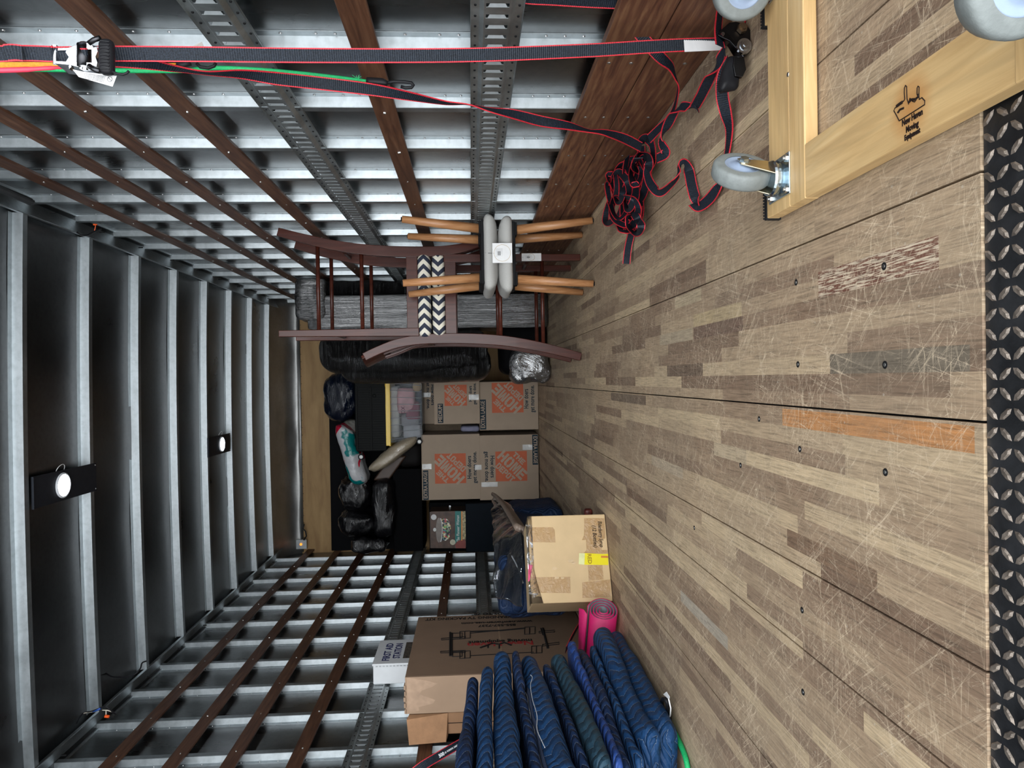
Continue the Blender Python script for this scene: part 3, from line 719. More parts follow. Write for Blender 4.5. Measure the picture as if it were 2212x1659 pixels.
tg = MB(); tg.prism([atY(x, y, 1.48) for x, y in ((157,150),(180,155),(252,164),(243,187),(190,172),(170,166))], (0, 0.0006, 0)); tg = tg.build('warning_tag', PAPER, s1)
dirr = (atY(248,170,1.479) - atY(185,160,1.479)).normalized(); upv = Vector((0,-1,0)).cross(dirr)
for i in range(5): text('do not exceed the rated working load limit of', 0.0022, PRINT, atY(205 - i*0.8, 162 + i*2.7, 1.4785), dirr, dirr.cross(Vector((0,1,0)))*1.0 if False else Vector((0,-1,0)).cross(dirr), tg, 'print_line', 0.0002)
m = MB(); m.tube([atY(237 + 5.2*math.cos(a), 171 + 5.2*math.sin(a), 1.479) for a in [2*math.pi*k/16 for k in range(16)]], 0.0004, 5, closed=True); m.cyl(atY(233.5,167.5,1.479), atY(240.5,174.5,1.479), 0.0004, None, 5); m.build('print_symbol', PRINT, tg)
lb = MB()
g = []
for i in range(10):
    q = i/9.0; g.append([atY(1477 + 86*q, 83.5 - 3*q - (0.5*math.sin(i*.9)), 1.709 + 0.018*q), atY(1479 + 86*q, 112 - 4*q, 1.7085 + 0.018*q + 0.0006*math.sin(i*1.1))])
lb.sheet(g, 0.0006); lb.build('white_label', PAPER, s1, smooth=False)
# ---- grey tag on the wall behind the strap
GTAG = flat('grey_notice', (0.42, 0.40, 0.38), 0.6)
m = MB(); m.prism([atY(380,109,1.60), atY(404,105,1.62), (atY(436,90,1.63)), atY(444,108,1.64), atY(410,109,1.62)], (0.0, 0.0006, 0)); m.build('paper_flap', GTAG, s1)

# ---- second strap: black ratchet on the floor, webbing along the wall and heaped on the boards
s2 = thing('ratchet_strap', atZ(1600, 110, 0.0), 'black and red ratchet strap with black ratchet, heaped loosely on the floor', 'ratchet strap')
ribbon([(1040,-40,1.66,.8), (1120,-9,1.67,.9), (1200,-2,1.68,.9), (1300,4,1.69,.9), (1400,7,1.70,.9), (1500,7,1.70,.8), (1560,12,1.7,.7)], W1, s2, 'webbing')
ribbon([(1322,-2,1.72,.5), (1350,26,1.74,-.8), (1372,60,1.78,-1), (1400,95,1.80,-1), (1428,125,1.82,-.95), (1449,143,1.84,-.6), (1459,165,1.88,-.15), (1465,190,1.93,.1), (1458,230,2.05,.3), (1446,256,2.14,.6), (1422,280,2.22,.8), (1402,300,2.28,.9)], W1, s2, 'webbing')
ribbon([(1566,110,1.62,.5), (1552,135,1.66,.7), (1535,165,1.72,-.8), (1515,205,1.80,-.9), (1500,232,1.87,-.9)], W1, s2, 'webbing')
ribbon([(1505,233,1.86,-.8), (1488,232,1.89,.7), (1470,231,1.93,.7), (1455,245,1.98,-.7), (1440,275,2.04,-.8), (1428,305,2.08,.5), (1438,330,2.07,.9), (1420,342,2.12,.9)], W1, s2, 'webbing')
ribbon([(1574,130,1.60,.4), (1562,165,1.64,.95), (1560,205,1.67,1), (1568,245,1.68,.9), (1575,280,1.70,.55), (1572,320,1.72,.4), (1564,360,1.75,.3), (1556,395,1.78,.4), (1546,412,1.80,.8), (1530,432,1.86,.95), (1510,446,1.92,.9), (1498,440,1.95,.8)], W1, s2, 'webbing')
ribbon([(1519,448,1.91,.3), (1503,430,1.95,-.95), (1494,400,1.98,-1), (1488,370,2.01,-1), (1478,352,2.04,-.5), (1468,362,2.07,.5), (1460,385,2.1,-.4), (1442,405,2.16,-.6), (1424,415,2.22,-.9), (1407,400,2.28,-1), (1398,375,2.34,-.8), (1403,350,2.34,-.9)], W1, s2, 'webbing')
ribbon([(1353,570,2.78,1), (1356,540,2.77,.97), (1361,515,2.75,.95), (1368,490,2.7,.9)], W1*1.0, s2, 'webbing')
rnd = random.Random(5)
loops = [((1398,330),14,34,80,.02), ((1386,352),20,16,15,.05), ((1372,365),24,14,170,.03), ((1345,375),15,42,95,.03), ((1330,385),12,50,80,.05), ((1362,390),13,60,92,.06),
         ((1383,395),12,52,100,.03), ((1338,420),22,50,84,.05), ((1362,440),18,56,96,.03), ((1350,455),26,32,60,.06), ((1330,440),16,44,110,.02), ((1372,420),14,66,88,.015),
         ((1358,480),18,22,120,.05), ((1370,485),12,18,60,.07), ((1376,370),26,10,8,.075), ((1350,400),24,46,70,.015), ((1322,400),9,40,88,.03)]
for (c_, a_, b_, an, hz) in loops:
    pts = []; ph = rnd.uniform(0, 6.28); arc = rnd.uniform(4.4, 6.6); kk = 13
    for i in range(kk):
        q = ph + arc*i/(kk-1); u = a_*math.cos(q)*(1+.12*math.sin(2*q+ph)); v_ = b_*math.sin(q)*(1 + .1*math.cos(3*q))
        an_ = math.radians(an - 90); x = c_[0] + u*math.cos(an_) - v_*math.sin(an_); y = c_[1] + u*math.sin(an_) + v_*math.cos(an_)
        z = 0.018 + hz*(.6 + .4*math.sin(q*2+ph))
        p = atZ(x + 0, y, z); p.x = min(p.x, 0.83)
        f = 0.80 + 0.2*math.sin(q*1.3 + ph*2)
        pts.append((p.x, p.y, max(p.z, 0.015), f * (1 if math.sin(q + ph) > -.2 else .8)))
    ribbon(pts, W1, s2, 'webbing_loop', k=5, ribs=0.0036, world_pts=True)
# ratchet on the floor
RY = 1.60
m = MB(); m.prism([atY(x, y, RY) for x, y in ((1551,76),(1556,66),(1576,48),(1590,46),(1612,52),(1624,68),(1626,92),(1620,112),(1606,124),(1592,108),(1580,88),(1566,86))], (0, 0.028, 0)); m.build('frame', BLKM, s2, bevel=0.002)
m = MB(); m.prism([atY(x, y, RY-.004) for x, y in ((1551,76),(1556,70),(1578,76),(1596,98),(1590,104),(1576,88),(1562,82))], (0, 0.006, 0)); m.build('pawl_plate', BLKM, s2, bevel=0.001)
m = soft(atY(1567,193,RY-.012), atY(1608,118,RY-.012) + Vector((0, .03, 0)), 0.014, 10, 0.003, 40, 3, fn=lambda w: Vector((w.x, w.y, w.z + (w.x - 0.70)*-0.25))); m.build('grip_handle', BLK, s2, smooth=True)
m = MB(); m.prism([atY(x, y, RY-.018) for x, y in ((1586,122),(1608,125),(1612,150),(1604,166),(1588,164),(1584,140))], (0, 0.012, 0)); m.build('handle_plate', BLKM, s2, bevel=0.001)
m = MB(); c0 = atY(1604,104,RY); m.cyl(c0 + Vector((0,-.004,0)), c0 + Vector((0,-.012,0)), .017, .017, 24); m.cyl(c0 + Vector((0,-.012,0)), c0 + Vector((0,-.018,0)), .012, .010, 24); m.cyl(c0 + Vector((0,-.018,0)), c0 + Vector((0,-.021,0)), .006, .005, 12)
m.build('spool', CHROME, s2)
m = MB(); c0 = atY(1601,64,RY); m.cyl(c0 + Vector((0,-.002,0)), c0 + Vector((0,-.012,0)), .012, .011, 6); m.cyl(c0 + Vector((0,-.012,0)), c0 + Vector((0,-.018,0)), .007, .006, 10); m.build('bolt', metal('aged_brass', (.35,.25,.16), .4), s2)
m = MB(); c0 = atY(1561,74,RY-.006); m.cyl(c0, c0 + Vector((0,-.003,0)), .005, .004, 12); m.build('rivet', CHROME, s2)
ribbon([(1556,100,1.60,.6), (1552,70,1.61,.5), (1553,45,1.63,.5), (1556,20,1.66,.5)], W1, s2, 'webbing')
ribbon([(1612,62,1.63,.5), (1618,40,1.65,.5), (1622,10,1.68,.5)], W1, s2, 'webbing')

# ---- bungee cords behind the strap
GRN = flat('green_cord', (0.01, 0.42, 0.13), 0.5, 0, 0.25, 300, 0.4); ORG = flat('orange_cord', (0.72, 0.30, 0.02), 0.5, 0, 0.2, 200, 0.3); PNK = flat('pink_cord', (0.85, 0.05, 0.10), 0.5)
g1 = thing('bungee_cord', atY(480, 150, 1.74), 'green bungee cord with black plastic hook stretched behind the taut strap', 'bungee cord')
m = MB(); m.tube([atY(p[0], p[1], p[2]) for p in smooth_path([(-40,152,1.70),(60,150,1.70),(200,152,1.71),(380,153,1.72),(430,149,1.73),(470,147,1.73),(560,151,1.74),(640,158,1.76),(720,167,1.77),(760,172,1.78),(795,177,1.79)], 5)], 0.0052, 10); m.build('cord', GRN, g1, smooth=True)
m = MB(); m.tube([atY(x, y, 1.79) for x, y in ((792,176),(800,177),(826,178),(834,180),(838,181))], [0.010, 0.011, 0.010, 0.0075, 0.005], 12); m.tube([atY(x, y, 1.79) for x, y in ((834,180),(850,176),(875,177),(889,179),(893,184),(889,189),(876,190),(866,187))], 0.0042, 8); m.build('hook', BLK, g1, smooth=True)
m = MB()
for k in range(9):
    a = rnd.uniform(0, 6.28); c0 = atY(772 + rnd.uniform(-3,3), 172 + rnd.uniform(-4,4), 1.782); m.cyl(c0, c0 + Vector((math.cos(a)*.011, -.004, math.sin(a)*.011)), 0.0006, None, 4)
m.build('frayed_thread', GRN, g1)
m = MB(); m.tube([atY(x, y, 1.70) for x, y in ((382,138),(396,140),(412,136))], 0.006, 8); m.tube([atY(x, y, 1.7) for x, y in ((425,137),(433,145),(450,147),(462,143),(466,136))], 0.004, 8); m.build('end_hook', BLK, g1, smooth=True)
g2 = thing('bungee_cord', atY(60, 140, 1.62), 'orange cord running behind the silver buckle', 'bungee cord')
m = MB()
for k in range(4): m.tube([atY(p[0], p[1], p[2]) for p in smooth_path([(-40,137+k*3.2,1.62),(60,136+k*3,1.63),(125,137+k*1.5,1.64),(200,138+k,1.66),(380,138,1.69)], 4)], 0.0019, 7)
m.build('cord', ORG, g2, smooth=True)
g3 = thing('bungee_cord', atY(10, 152, 1.6), 'short pink cord at the edge beneath the orange cord', 'bungee cord')
m = MB(); m.tube([atY(p[0], p[1], p[2]) for p in smooth_path([(-40,153,1.60),(0,152,1.6),(60,150,1.61),(110,147,1.62),(150,146,1.64)], 4)], [0.0055]*9+[0.0045]*4+[0.003]*4, 9); m.build('cord', PNK, g3, smooth=True)
# ================================================================ counter chairs: one upright, one inverted on it
CH1 = wood('cherry_finish', (0.034, 0.008, 0.005), (0.062, 0.015, 0.009), (0.10, 0.027, 0.016), 2, 0.3, 3.0, 0.03)
for n_ in CH1.node_tree.nodes:
    if n_.type == 'BSDF_PRINCIPLED': n_.inputs['Coat Weight'].default_value = 0.05; n_.inputs['Specular IOR Level'].default_value = 0.28
def chevron_mat():
    m, nt, b = M0('chevron_fabric')
    t = nt.nodes.new('ShaderNodeTexCoord'); s = nt.nodes.new('ShaderNodeSeparateXYZ'); nt.links.new(t.outputs['Object'], s.inputs[0])
    zz = math_(nt, 'PINGPONG', math_(nt, 'SUBTRACT', s.outputs[2], 0.785), 0.037)
    q = math_(nt, 'ADD', s.outputs[0], math_(nt, 'MULTIPLY', zz, 0.95))
    st = math_(nt, 'FRACT', math_(nt, 'DIVIDE', q, 0.056))
    c = ramp(nt, st, [(0.0, (0.72, 0.68, 0.57)), (0.49, (0.72, 0.68, 0.57)), (0.51, (0.022, 0.028, 0.05)), (1.0, (0.022, 0.028, 0.05))])
    nt.links.new(c, b.inputs['Base Color']); b.inputs['Roughness'].default_value = 0.8; bump(nt, b, noise_(nt, coords(nt), 700, 2), 0.15, 0.001); return m
CHEV = chevron_mat()
cx_, zs_ = 0.487, 0.86
YN, YF = 4.165, 4.565
chair = thing('counter_chair', (cx_, (YN+YF)/2, 0.0), 'upright dark cherry counter chair standing on the floor under an inverted one', 'chair', 'cherry counter chairs stacked seat to seat')
postp = smooth_path([(0.122, 0.003), (0.160, 0.14), (0.195, 0.29), (0.222, 0.45), (0.236, 0.62), (0.240, 0.78), (0.236, 0.93), (0.216, 1.06), (0.178, 1.17), (0.140, 1.252)], 3)
wid = [0.046 + 0.014*math.sin(math.pi*min(1, i/ (len(postp)-1) * 1.15)) for i in range(len(postp))]
for y in (YN, YF): beam(postp, wid, 0.030, y).build('back_post', CH1, chair, bevel=0.003)
for y in (YN, YF): beam([(0.700, 0.0), (0.700, 0.4), (0.700, 0.79)], [0.036, 0.042, 0.048], 0.042, y).build('front_leg', CH1, chair, bevel=0.003)
m = MB()
for y in (YN, YF): m.box((0.25, y-.011, .722), (0.69, y+.011, .785))
m.box((0.684, YN+.02, .722), (0.71, YF-.02, .785)); m.box((0.235, YN+.012, .722), (0.258, YF-.012, .785)); m.build('seat_frame', CH1, chair, bevel=0.002)
cushion = soft((0.255, YN-.032, .785), (0.728, YF+.032, .859), 0.032, 12, 0.0025, 9, 4); cushion.build('seat_cushion', CHEV, chair, smooth=True)
for z in (0.222, 0.468):
    for y in (YN, YF): m = MB(); m.cyl((0.19 if z < .4 else .225, y, z), (0.70, y, z), 0.0115, None, 14); m.build('side_stretcher', CH1, chair, smooth=True)
m = MB(); m.cyl((0.70, YN, .30), (0.70, YF, .30), 0.0115, None, 12); m.build('foot_stretcher', CH1, chair, smooth=True)
m = MB(); m.cyl((0.205, YN, .34), (0.205, YF, .34), 0.0115, None, 12); m.build('rear_stretcher', CH1, chair, smooth=True)
m = MB()
r_ = []
for i in range(9):
    q = i/8; y = YN - .015 + (YF - YN + .03)*q; bow = -0.045*math.sin(math.pi*q)
    r_.append([(0.183 + bow, y, 1.145), (0.160 + bow, y, 1.20), (0.128 + bow, y, 1.262)])
m.sheet(r_, 0.020); m.build('top_rail', CH1, chair, bevel=0.002)
for k in range(5):
    y = YN + 0.07 + (YF - YN - .14)*k/4; bow = -0.04*math.sin(math.pi*(k+1)/6)
    beam(smooth_path([(0.222, 0.88), (0.222 + bow*.5, 0.98), (0.205 + bow, 1.07), (0.178 + bow, 1.15)], 4), 0.010, 0.028, y).build('back_slat', CH1, chair, bevel=0.001)
m = MB(); m.box((0.215, YN+.01, .868), (0.242, YF-.01, .905)); m.build('lower_back_rail', CH1, chair, bevel=0.002)
chair2 = dup(chair, 'inverted dark cherry counter chair resting seat down on the upright one', rot=(0, math.pi, 0), loc=(cx_ + 0.004, (YN+YF)/2 - 0.01, 1.726))

# ================================================================ two stools with grey woven pads, seat to seat
OAK = wood('beech_leg', (0.33, 0.14, 0.055), (0.47, 0.225, 0.095), (0.57, 0.31, 0.15), 2, 0.4, 5.0, 0.03)
def weave():
    m, nt, b = M0('grey_woven_fabric')
    v = coords(nt); ck = nt.nodes.new('ShaderNodeTexChecker'); ck.inputs['Scale'].default_value = 330
    nt.links.new(v, ck.inputs['Vector']); n = noise_(nt, v, 500, 2)
    c = mix(nt, n, (0.34, 0.335, 0.32), (0.70, 0.69, 0.66)); c = mix(nt, 0.3, c, ck.outputs[0], 'MULTIPLY')
    nt.links.new(c, b.inputs['Base Color']); b.inputs['Roughness'].default_value = 0.9; bump(nt, b, n, 0.3, 0.001); return m
GREYF = weave(); FELT = flat('black_underside', (0.012, 0.012, 0.013), 0.85)
sx0, sy0 = 0.647, 3.865
stool = thing('stool', (sx0, sy0, 0.0), 'grey fabric stool with four beech legs standing on the floor', 'stool', 'grey fabric stools stacked pad to pad')
def dome_pad(w):
    rr = min(1, max(abs(w.x - sx0), abs(w.y - sy0))/.196)**3
    return Vector((w.x, w.y, .418 + (w.z - .418)*(1 - .36*rr)))
    if w.z > .465: w = Vector((w.x, w.y, w.z - 0.016*min(1,max(0, rr-.3))**1.5))
    return w
m = soft((sx0-.196, sy0-.19, .418), (sx0+.196, sy0+.19, .498), 0.037, 12, 0.003, 8, 2, fn=dome_pad); m.build('seat_pad', GREYF, stool, smooth=True)
m = MB(); m.box((sx0-.165, sy0-.165, .404), (sx0+.165, sy0+.165, .424)); m.build('base_board', FELT, stool, bevel=0.006)
for sxx in (-1, 1):
    for syy in (-1, 1):
        t0 = Vector((sx0 + sxx*.128, sy0 + syy*.125, .402)); t1 = Vector((sx0 + sxx*.163, sy0 + syy*.185, .006))
        m = MB(); m.tube([t0, t0.lerp(t1, .5), t1], [.0250, .0225, .0180], 18); lg = m.build('leg', OAK, stool, smooth=True)
        m = MB(); m.tube([t1 + Vector((0,0,.002)), t1 + Vector((sxx*.0005, syy*.0008, -.006))], [.0105, .010], 12); m.build('foot_glide', FELT, lg)
        m = MB(); m.obox(t0 + Vector((0,0,.0)), (.034,0,0), (0,.034,0), (0,0,.007)); m.build('leg_bracket', FELT, stool, bevel=.004)
stool2 = dup(stool, 'inverted grey fabric stool with its beech legs in the air, atop the other stool', rot=(math.pi, 0, math.radians(2)), loc=(sx0+.004, sy0 - .004, 0.987))
# hang tags
TAGC = flat('tag_print_tan', (0.55, 0.42, 0.25), 0.6)
def hang_tag(parent, x0, y0, x1, y1, Y, string_to):
    a = atY(x0, y0, Y); b = atY(x1, y1, Y); c = (a + b)/2; m = MB(); m.box((a.x, Y, a.z), (b.x, Y + .0008, b.z)); tgo = m.build('hang_tag', PAPER, parent)
    W_ = abs(b.x - a.x); H_ = abs(b.z - a.z); r = min(W_, H_)*.42
    m = MB(); m.tube([(c.x + r*math.cos(q), Y - .0004, c.z + r*math.sin(q)) for q in [2*math.pi*k/24 for k in range(24)]], .0009, 5, closed=True); m.build('printed_ring', TAGC, tgo)
    m = MB(); m.box((c.x - W_*.2, Y-.0010, c.z - H_*.02), (c.x + W_*.24, Y-.0004, c.z + H_*.34)); m.build('price_sticker', flat('sticker', (.75,.75,.75), .5), tgo)
    m = MB()
    for k in range(9): m.box((c.x - W_*.12 + k*W_*.024, Y-.0016, c.z + H_*.08), (c.x - W_*.12 + k*W_*.024 + W_*(.008 + .006*(k % 2)), Y-.001, c.z + H_*.24))
    m.build('barcode', PRINT, tgo)
    text('STACKING STOOL', H_*.055, PRINT, (c.x, Y-.0014, c.z + H_*.03), (1,0,0), (0,0,1), tgo, 'printed_text', .0002) if False else None
    m = MB(); m.cyl(Vector((c.x - W_*.02, Y-.001, c.z + H_*.42)), string_to, .0008, None, 5); m.build('string', FELT, tgo)
hang_tag(stool, 1064, 568, 1106, 525, 3.655, atY(1048, 546, 3.68))
# tag on the upright chair's near front leg
hang_tag(chair, 1127, 564, 1169, 547, YN - 0.028, atY(1124, 556, YN - .024))
# ================================================================ load at the front of the truck
CARD = flat('kraft_cardboard', (0.325, 0.25, 0.185), 0.8, 0, 0.05, 8.0); CARDE = flat('cardboard_edge', (0.24, 0.165, 0.11), 0.85)
ORNG = flat('logo_orange', (0.46, 0.10, 0.038), 0.7, 0, 0.05); NAVY = flat('label_navy', (0.012, 0.028, 0.042), 0.65); CARDT = flat('card_lettering', (0.37, 0.29, 0.22), 0.8, 0, 0.04)
def film_mat(name, col, alpha, rough=0.12, bmp=0.6, sc=(1,1,1), scale=14.0, cov=0.0):
    m, nt, b = M0(name); v = coords(nt, sc); n = noise_(nt, v, scale, 6, 0.65, 1.2)
    b.inputs['Base Color'].default_value = (*col, 1); b.inputs['Roughness'].default_value = rough
    bump(nt, b, n, bmp, 0.02)
    if alpha < 1: b.inputs['Alpha'].default_value = alpha
    b.inputs['Specular IOR Level'].default_value = 1.0
    return m
TAPE = film_mat('clear_tape', (0.75, 0.75, 0.72), 0.55, 0.12, 0.3)
def clearmix(name, tint, fac=0.06, rough=0.06, bm=0.8, sc=12.0, dist=0.02, fm=1.2):
    m = bpy.data.materials.new(name); m.use_nodes = True; nt = m.node_tree; nt.nodes.clear()
    o = nt.nodes.new('ShaderNodeOutputMaterial'); t = nt.nodes.new('ShaderNodeBsdfTransparent'); g = nt.nodes.new('ShaderNodeBsdfGlossy'); mx = nt.nodes.new('ShaderNodeMixShader')
    t.inputs[0].default_value = (*tint, 1); g.inputs['Color'].default_value = (0.9, 0.92, 0.95, 1); g.inputs['Roughness'].default_value = rough
    lw = nt.nodes.new('ShaderNodeFresnel'); lw.inputs[0].default_value = 1.45
    bp = nt.nodes.new('ShaderNodeBump'); bp.inputs['Strength'].default_value = bm; bp.inputs['Distance'].default_value = dist
    nt.links.new(noise_(nt, coords(nt), sc, 5, .6, 1.0), bp.inputs['Height']); nt.links.new(bp.outputs[0], g.inputs['Normal']); nt.links.new(bp.outputs[0], lw.inputs['Normal'])
    nt.links.new(math_(nt, 'ADD', math_(nt, 'MULTIPLY', lw.outputs[0], fm), fac), mx.inputs[0]); nt.links.new(t.outputs[0], mx.inputs[1]); nt.links.new(g.outputs[0], mx.inputs[2]); nt.links.new(mx.outputs[0], o.inputs[0]); return m
CLRF = clearmix('clear_film', (0.96, 0.955, 0.95), 0.0, 0.08, 0.35, 5.0, .02, .8)
FY = 6.88
def wz(px, py, Y): p = atY(px, py, Y); return p
def carton(x0, x1, y0, y1, Y, depth, label, inverted=False, lab='EXTRA LARGE', logo=None, lbox=None, slog=None, tapes=(), group='printed moving cartons at the front of the truck', full=None):
    """front face given in photo pixels (x0..x1 = top..bottom in the room), at distance Y"""
    a = atY(x0, y1, Y); b = atY(x1, y0, Y)                  # a: upper left, b: lower right in the room
    zt, zb, xl, xr = a.z, b.z, a.x, b.x
    if full: zt, zb, xl, xr = [q if f is None else f for q, f in zip((zt, zb, xl, xr), full)]
    t = thing('moving_carton', ((xl+xr)/2, Y + depth/2, zb), label, 'box', group)
    m = MB(); m.box((xl, Y, zb), (xr, Y + depth, zt)); body = m.build('carton_body', CARD, t, bevel=0.004)
    R_, U_ = ((1,0,0), (0,0,1)) if not inverted else ((-1,0,0), (0,0,-1))
    def rect(name, px0, px1, py0, py1, mat_, th=.0012, par=t):
        p = atY(px0, py1, Y); q = atY(px1, py0, Y); m = MB(); m.box((p.x, Y - th, p.z), (q.x, Y - .0002, q.z)); return m.build(name, mat_, par), (p + q)/2, abs(q.x-p.x), abs(q.z-p.z)
    if logo:
        o, c, w, h = rect('printed_logo', *logo, ORNG); r = Vector(R_); u = Vector(U_); d1 = (r+u).normalized(); d2 = (u-r).normalized(); f = Vector((0, -.0016, 0))
        S = min(w, h); c = Vector((c.x, Y, c.z)) + f
        stencil('THE', c + d2*S*.37, d1, d2, S*.48, S*.17, CARDT, o)
        stencil('HOME', c + d2*S*.05, d1, d2, S*1.12, S*.36, CARDT, o)
        stencil('DEPOT', c - d2*S*.29, d1, d2, S*.76, S*.21, CARDT, o)
    if lbox:
        o, c, w, h = rect('size_label', *lbox, NAVY); text(lab, h*.95, CARDT, (c.x, Y-.0016, c.z), R_, U_, o, 'label_word', .0003, .001, fit=w*.9)
    if slog:
        p = atY(slog[0], slog[3], Y); q = atY(slog[1], slog[2], Y); c = (p+q)/2; hh = abs(q.z - p.z); u = Vector(U_)
        text('How doers', hh*.60, NAVY, Vector((c.x, Y-.001, c.z)) + u*hh*.27, R_, U_, t, 'slogan_line', .0003, .0012, fit=abs(q.x-p.x)*.72)
        text('get more done.', hh*.60, NAVY, Vector((c.x, Y-.001, c.z)) - u*hh*.30, R_, U_, t, 'slogan_line', .0003, .0012, fit=abs(q.x-p.x))
    for tp in tapes: rect('clear_tape', *tp, TAPE, .0022)
    # flap seam
    m = MB(); m.box((xl+.004, Y - .0008, (zt+zb)/2*0 + zt - .006), (xr-.004, Y + .001, zt - .0045)); m.build('flap_seam', CARDE, t)
    return t
carton(1037, 1162.5, 938, 1081, FY, .56, 'extra large carton with upside down print, on the floor left of centre', True, 'EXTRA LARGE', (1071,1138,974,1040), (1150.5,1161.5,939,1004), (1048,1068,975,1041), ((1040,1075,1041,1052), (1129,1150,960,972)))
carton(912, 1036, 937, 1081, FY, .56, 'extra large carton with upright print, topmost of the left column', False, 'EXTRA LARGE', (940,1006,979,1045), (914.5,925,1016,1080), (1010,1029,975,1044), ((912,932,1002,1014), (1026,1040,1004,1015)))
carton(1036.5, 1162, 823, 930, FY, .56, 'extra large carton with upright print, on the floor beside the wrapped sofa', False, 'EXTRA LARGE', (1063,1130,826,892), (1037.5,1049.5,863,928), (1132,1154,832,891), (), full=(None, None, None, None))
carton(938, 1035.5, 822, 917, FY - .03, .40, 'medium carton with upright print, on the extra large one by the sofa', False, 'MEDIUM', (960.5,1008,831,877), (946,957,872,914), (1013,1028,827,874), ((1013,1034,852,864),))
carton(912, 1036, 818, 916, FY + .39, .20, 'carton behind the medium one, only its top strip of inverted print showing', True, 'LARGE', None, None, (922,938,822,884), ((914,930,848,858),))
# pale bundle in the gap between the two columns
LAV = flat('lavender_cloth', (0.20, 0.20, 0.28), 0.8)
a = atY(995, 934, 7.0); b = atY(1036, 920, 7.0)
tag(soft((a.x, 7.0, b.z), (b.x, 7.3, a.z), .03, 6, .004, 9, 1).build('cloth_bundle', LAV, None, smooth=True), 'pale lavender bundle squeezed in the gap between the carton columns', 'bundle')
# ---- stack behind the cartons that keeps everything above them up (dark, in shade)
# ---- clear tote with yellow lid
YEL = flat('yellow_lid_plastic', (0.78, 0.50, 0.01), 0.35, 0, 0.04)
def clear(name, col, alpha, rough=0.08):
    m, nt, b = M0(name); b.inputs['Base Color'].default_value = (*col, 1); b.inputs['Alpha'].default_value = alpha; b.inputs['Roughness'].default_value = rough; return m
CLR = clearmix('clear_plastic', (0.84, 0.85, 0.86), 0.0, 0.1, 0.0, 3.0, .001, .12)
TY = 6.86
lid0 = atY(834.5, 963, TY); lid1 = atY(842, 814, TY); bz = atY(911.5, 880, TY).z
tote = thing('storage_tote', ((lid0.x+lid1.x)/2, TY + .22, bz), 'clear plastic storage tote with yellow lid standing on the cartons', 'tote')
m = MB(); m.box((lid0.x, TY-.012, lid1.z + .006), (lid1.x, TY + .45, lid0.z)); m.box((lid0.x+.02, TY+.01, lid0.z), (lid1.x-.02, TY+.43, lid0.z+.006)); m.box((lid0.x-.004, TY-.016, lid1.z), (lid1.x+.004, TY+.454, lid1.z+.014)); m.build('lid', YEL, tote, bevel=.004)
m = MB(); xl, xr, zt = lid0.x + .03, lid1.x - .03, lid1.z; ins = .03
for (p, q) in (((xl, TY+.005), (xr, TY+.005)), ((xr, TY+.005), (xr, TY+.43)), ((xr, TY+.43), (xl, TY+.43)), ((xl, TY+.43), (xl, TY+.005))):
    cxm, cym = (xl+xr)/2, TY+.22
    f = lambda u: (cxm + (u[0]-cxm)*.94, cym + (u[1]-cym)*.94)
    p2, q2 = f(p), f(q); m.sheet([[(p[0],p[1],zt), (q[0],q[1],zt)], [(p2[0],p2[1],bz), (q2[0],q2[1],bz)]], .003)
m.sheet([[(cxm + (xl-cxm)*.94, cym-.2, bz+.003), (cxm + (xr-cxm)*.94, cym-.2, bz+.003)], [(cxm + (xl-cxm)*.94, cym+.2, bz+.003), (cxm + (xr-cxm)*.94, cym+.2, bz+.003)]], .003)
tb = m.build('tub', CLR, tote)
for k in range(9):
    x = xl + .03 + (xr-xl-.06)*k/8; m = MB(); m.cyl((x, TY+.003, zt), (cxm + (x-cxm)*.90, TY+.016, bz+.01), .003, None, 6); m.build('moulded_rib', clear('rib_plastic', (.35,.36,.38), .6), tb)
def content(px0, px1, py0, py1, Y, d_, mt, name, label, seed, amp=.012):
    a = atY(px0, py1, Y); b = atY(px1, py0, Y)
    tag(soft((a.x, Y, b.z), (b.x, Y + d_, a.z), .03, 8, amp, 11, seed).build(name, mt, None, smooth=True), label, 'bag' if 'bag' in name else 'cloth')
PKB = flat('pale_pink_bag', (0.62, 0.30, 0.32), 0.5, 0, 0.25, 9, 0.3); MAR = flat('maroon_cloth', (0.20, 0.02, 0.055), 0.7); SPK = flat('speckled_grey_cloth', (0.25, 0.24, 0.26), 0.8, 0, 0.7, 180)
WHC = flat('off_white_cloth', (0.55, 0.54, 0.50), 0.8, 0, 0.2, 12); NVC = flat('navy_cloth', (0.015, 0.02, 0.05), 0.8); TANC = flat('tan_cloth', (0.50, 0.32, 0.14), 0.8)
content(858, 895, 838, 893, TY+.04, .13, PKB, 'folded_bag', 'pale pink bag printed DX inside the yellow lidded tote', 1)
text('DX', .048, flat('pink_print', (.15,.03,.06), .6), atY(871, 886, TY+.028), (1,0,0), (0,0,1), bpy.data.objects['folded_bag'], 'printed_letters', .0004, .001)
content(876, 905, 868, 908, TY+.05, .14, MAR, 'folded_cloth', 'maroon cloth inside the tote below the pink bag', 2)
content(866, 903, 894, 922, TY+.06, .14, SPK, 'folded_cloth', 'speckled grey cloth inside the tote', 3)
content(870, 909, 918, 947, TY+.04, .18, flat('grey_white_cloth', (0.40,0.40,0.42), .8), 'folded_cloth', 'greyish white cloth at the left end of the tote', 4)
content(843, 862, 835, 945, TY+.10, .22, WHC, 'folded_cloth', 'off white fabric layer right under the yellow lid', 5, .006)
content(892, 908, 826, 845, TY+.05, .15, TANC, 'folded_cloth', 'tan cloth in the right lower corner of the tote', 6)
content(900, 910, 842, 925, TY+.20, .15, NVC, 'folded_cloth', 'navy cloth lining the bottom of the tote', 7, .003)
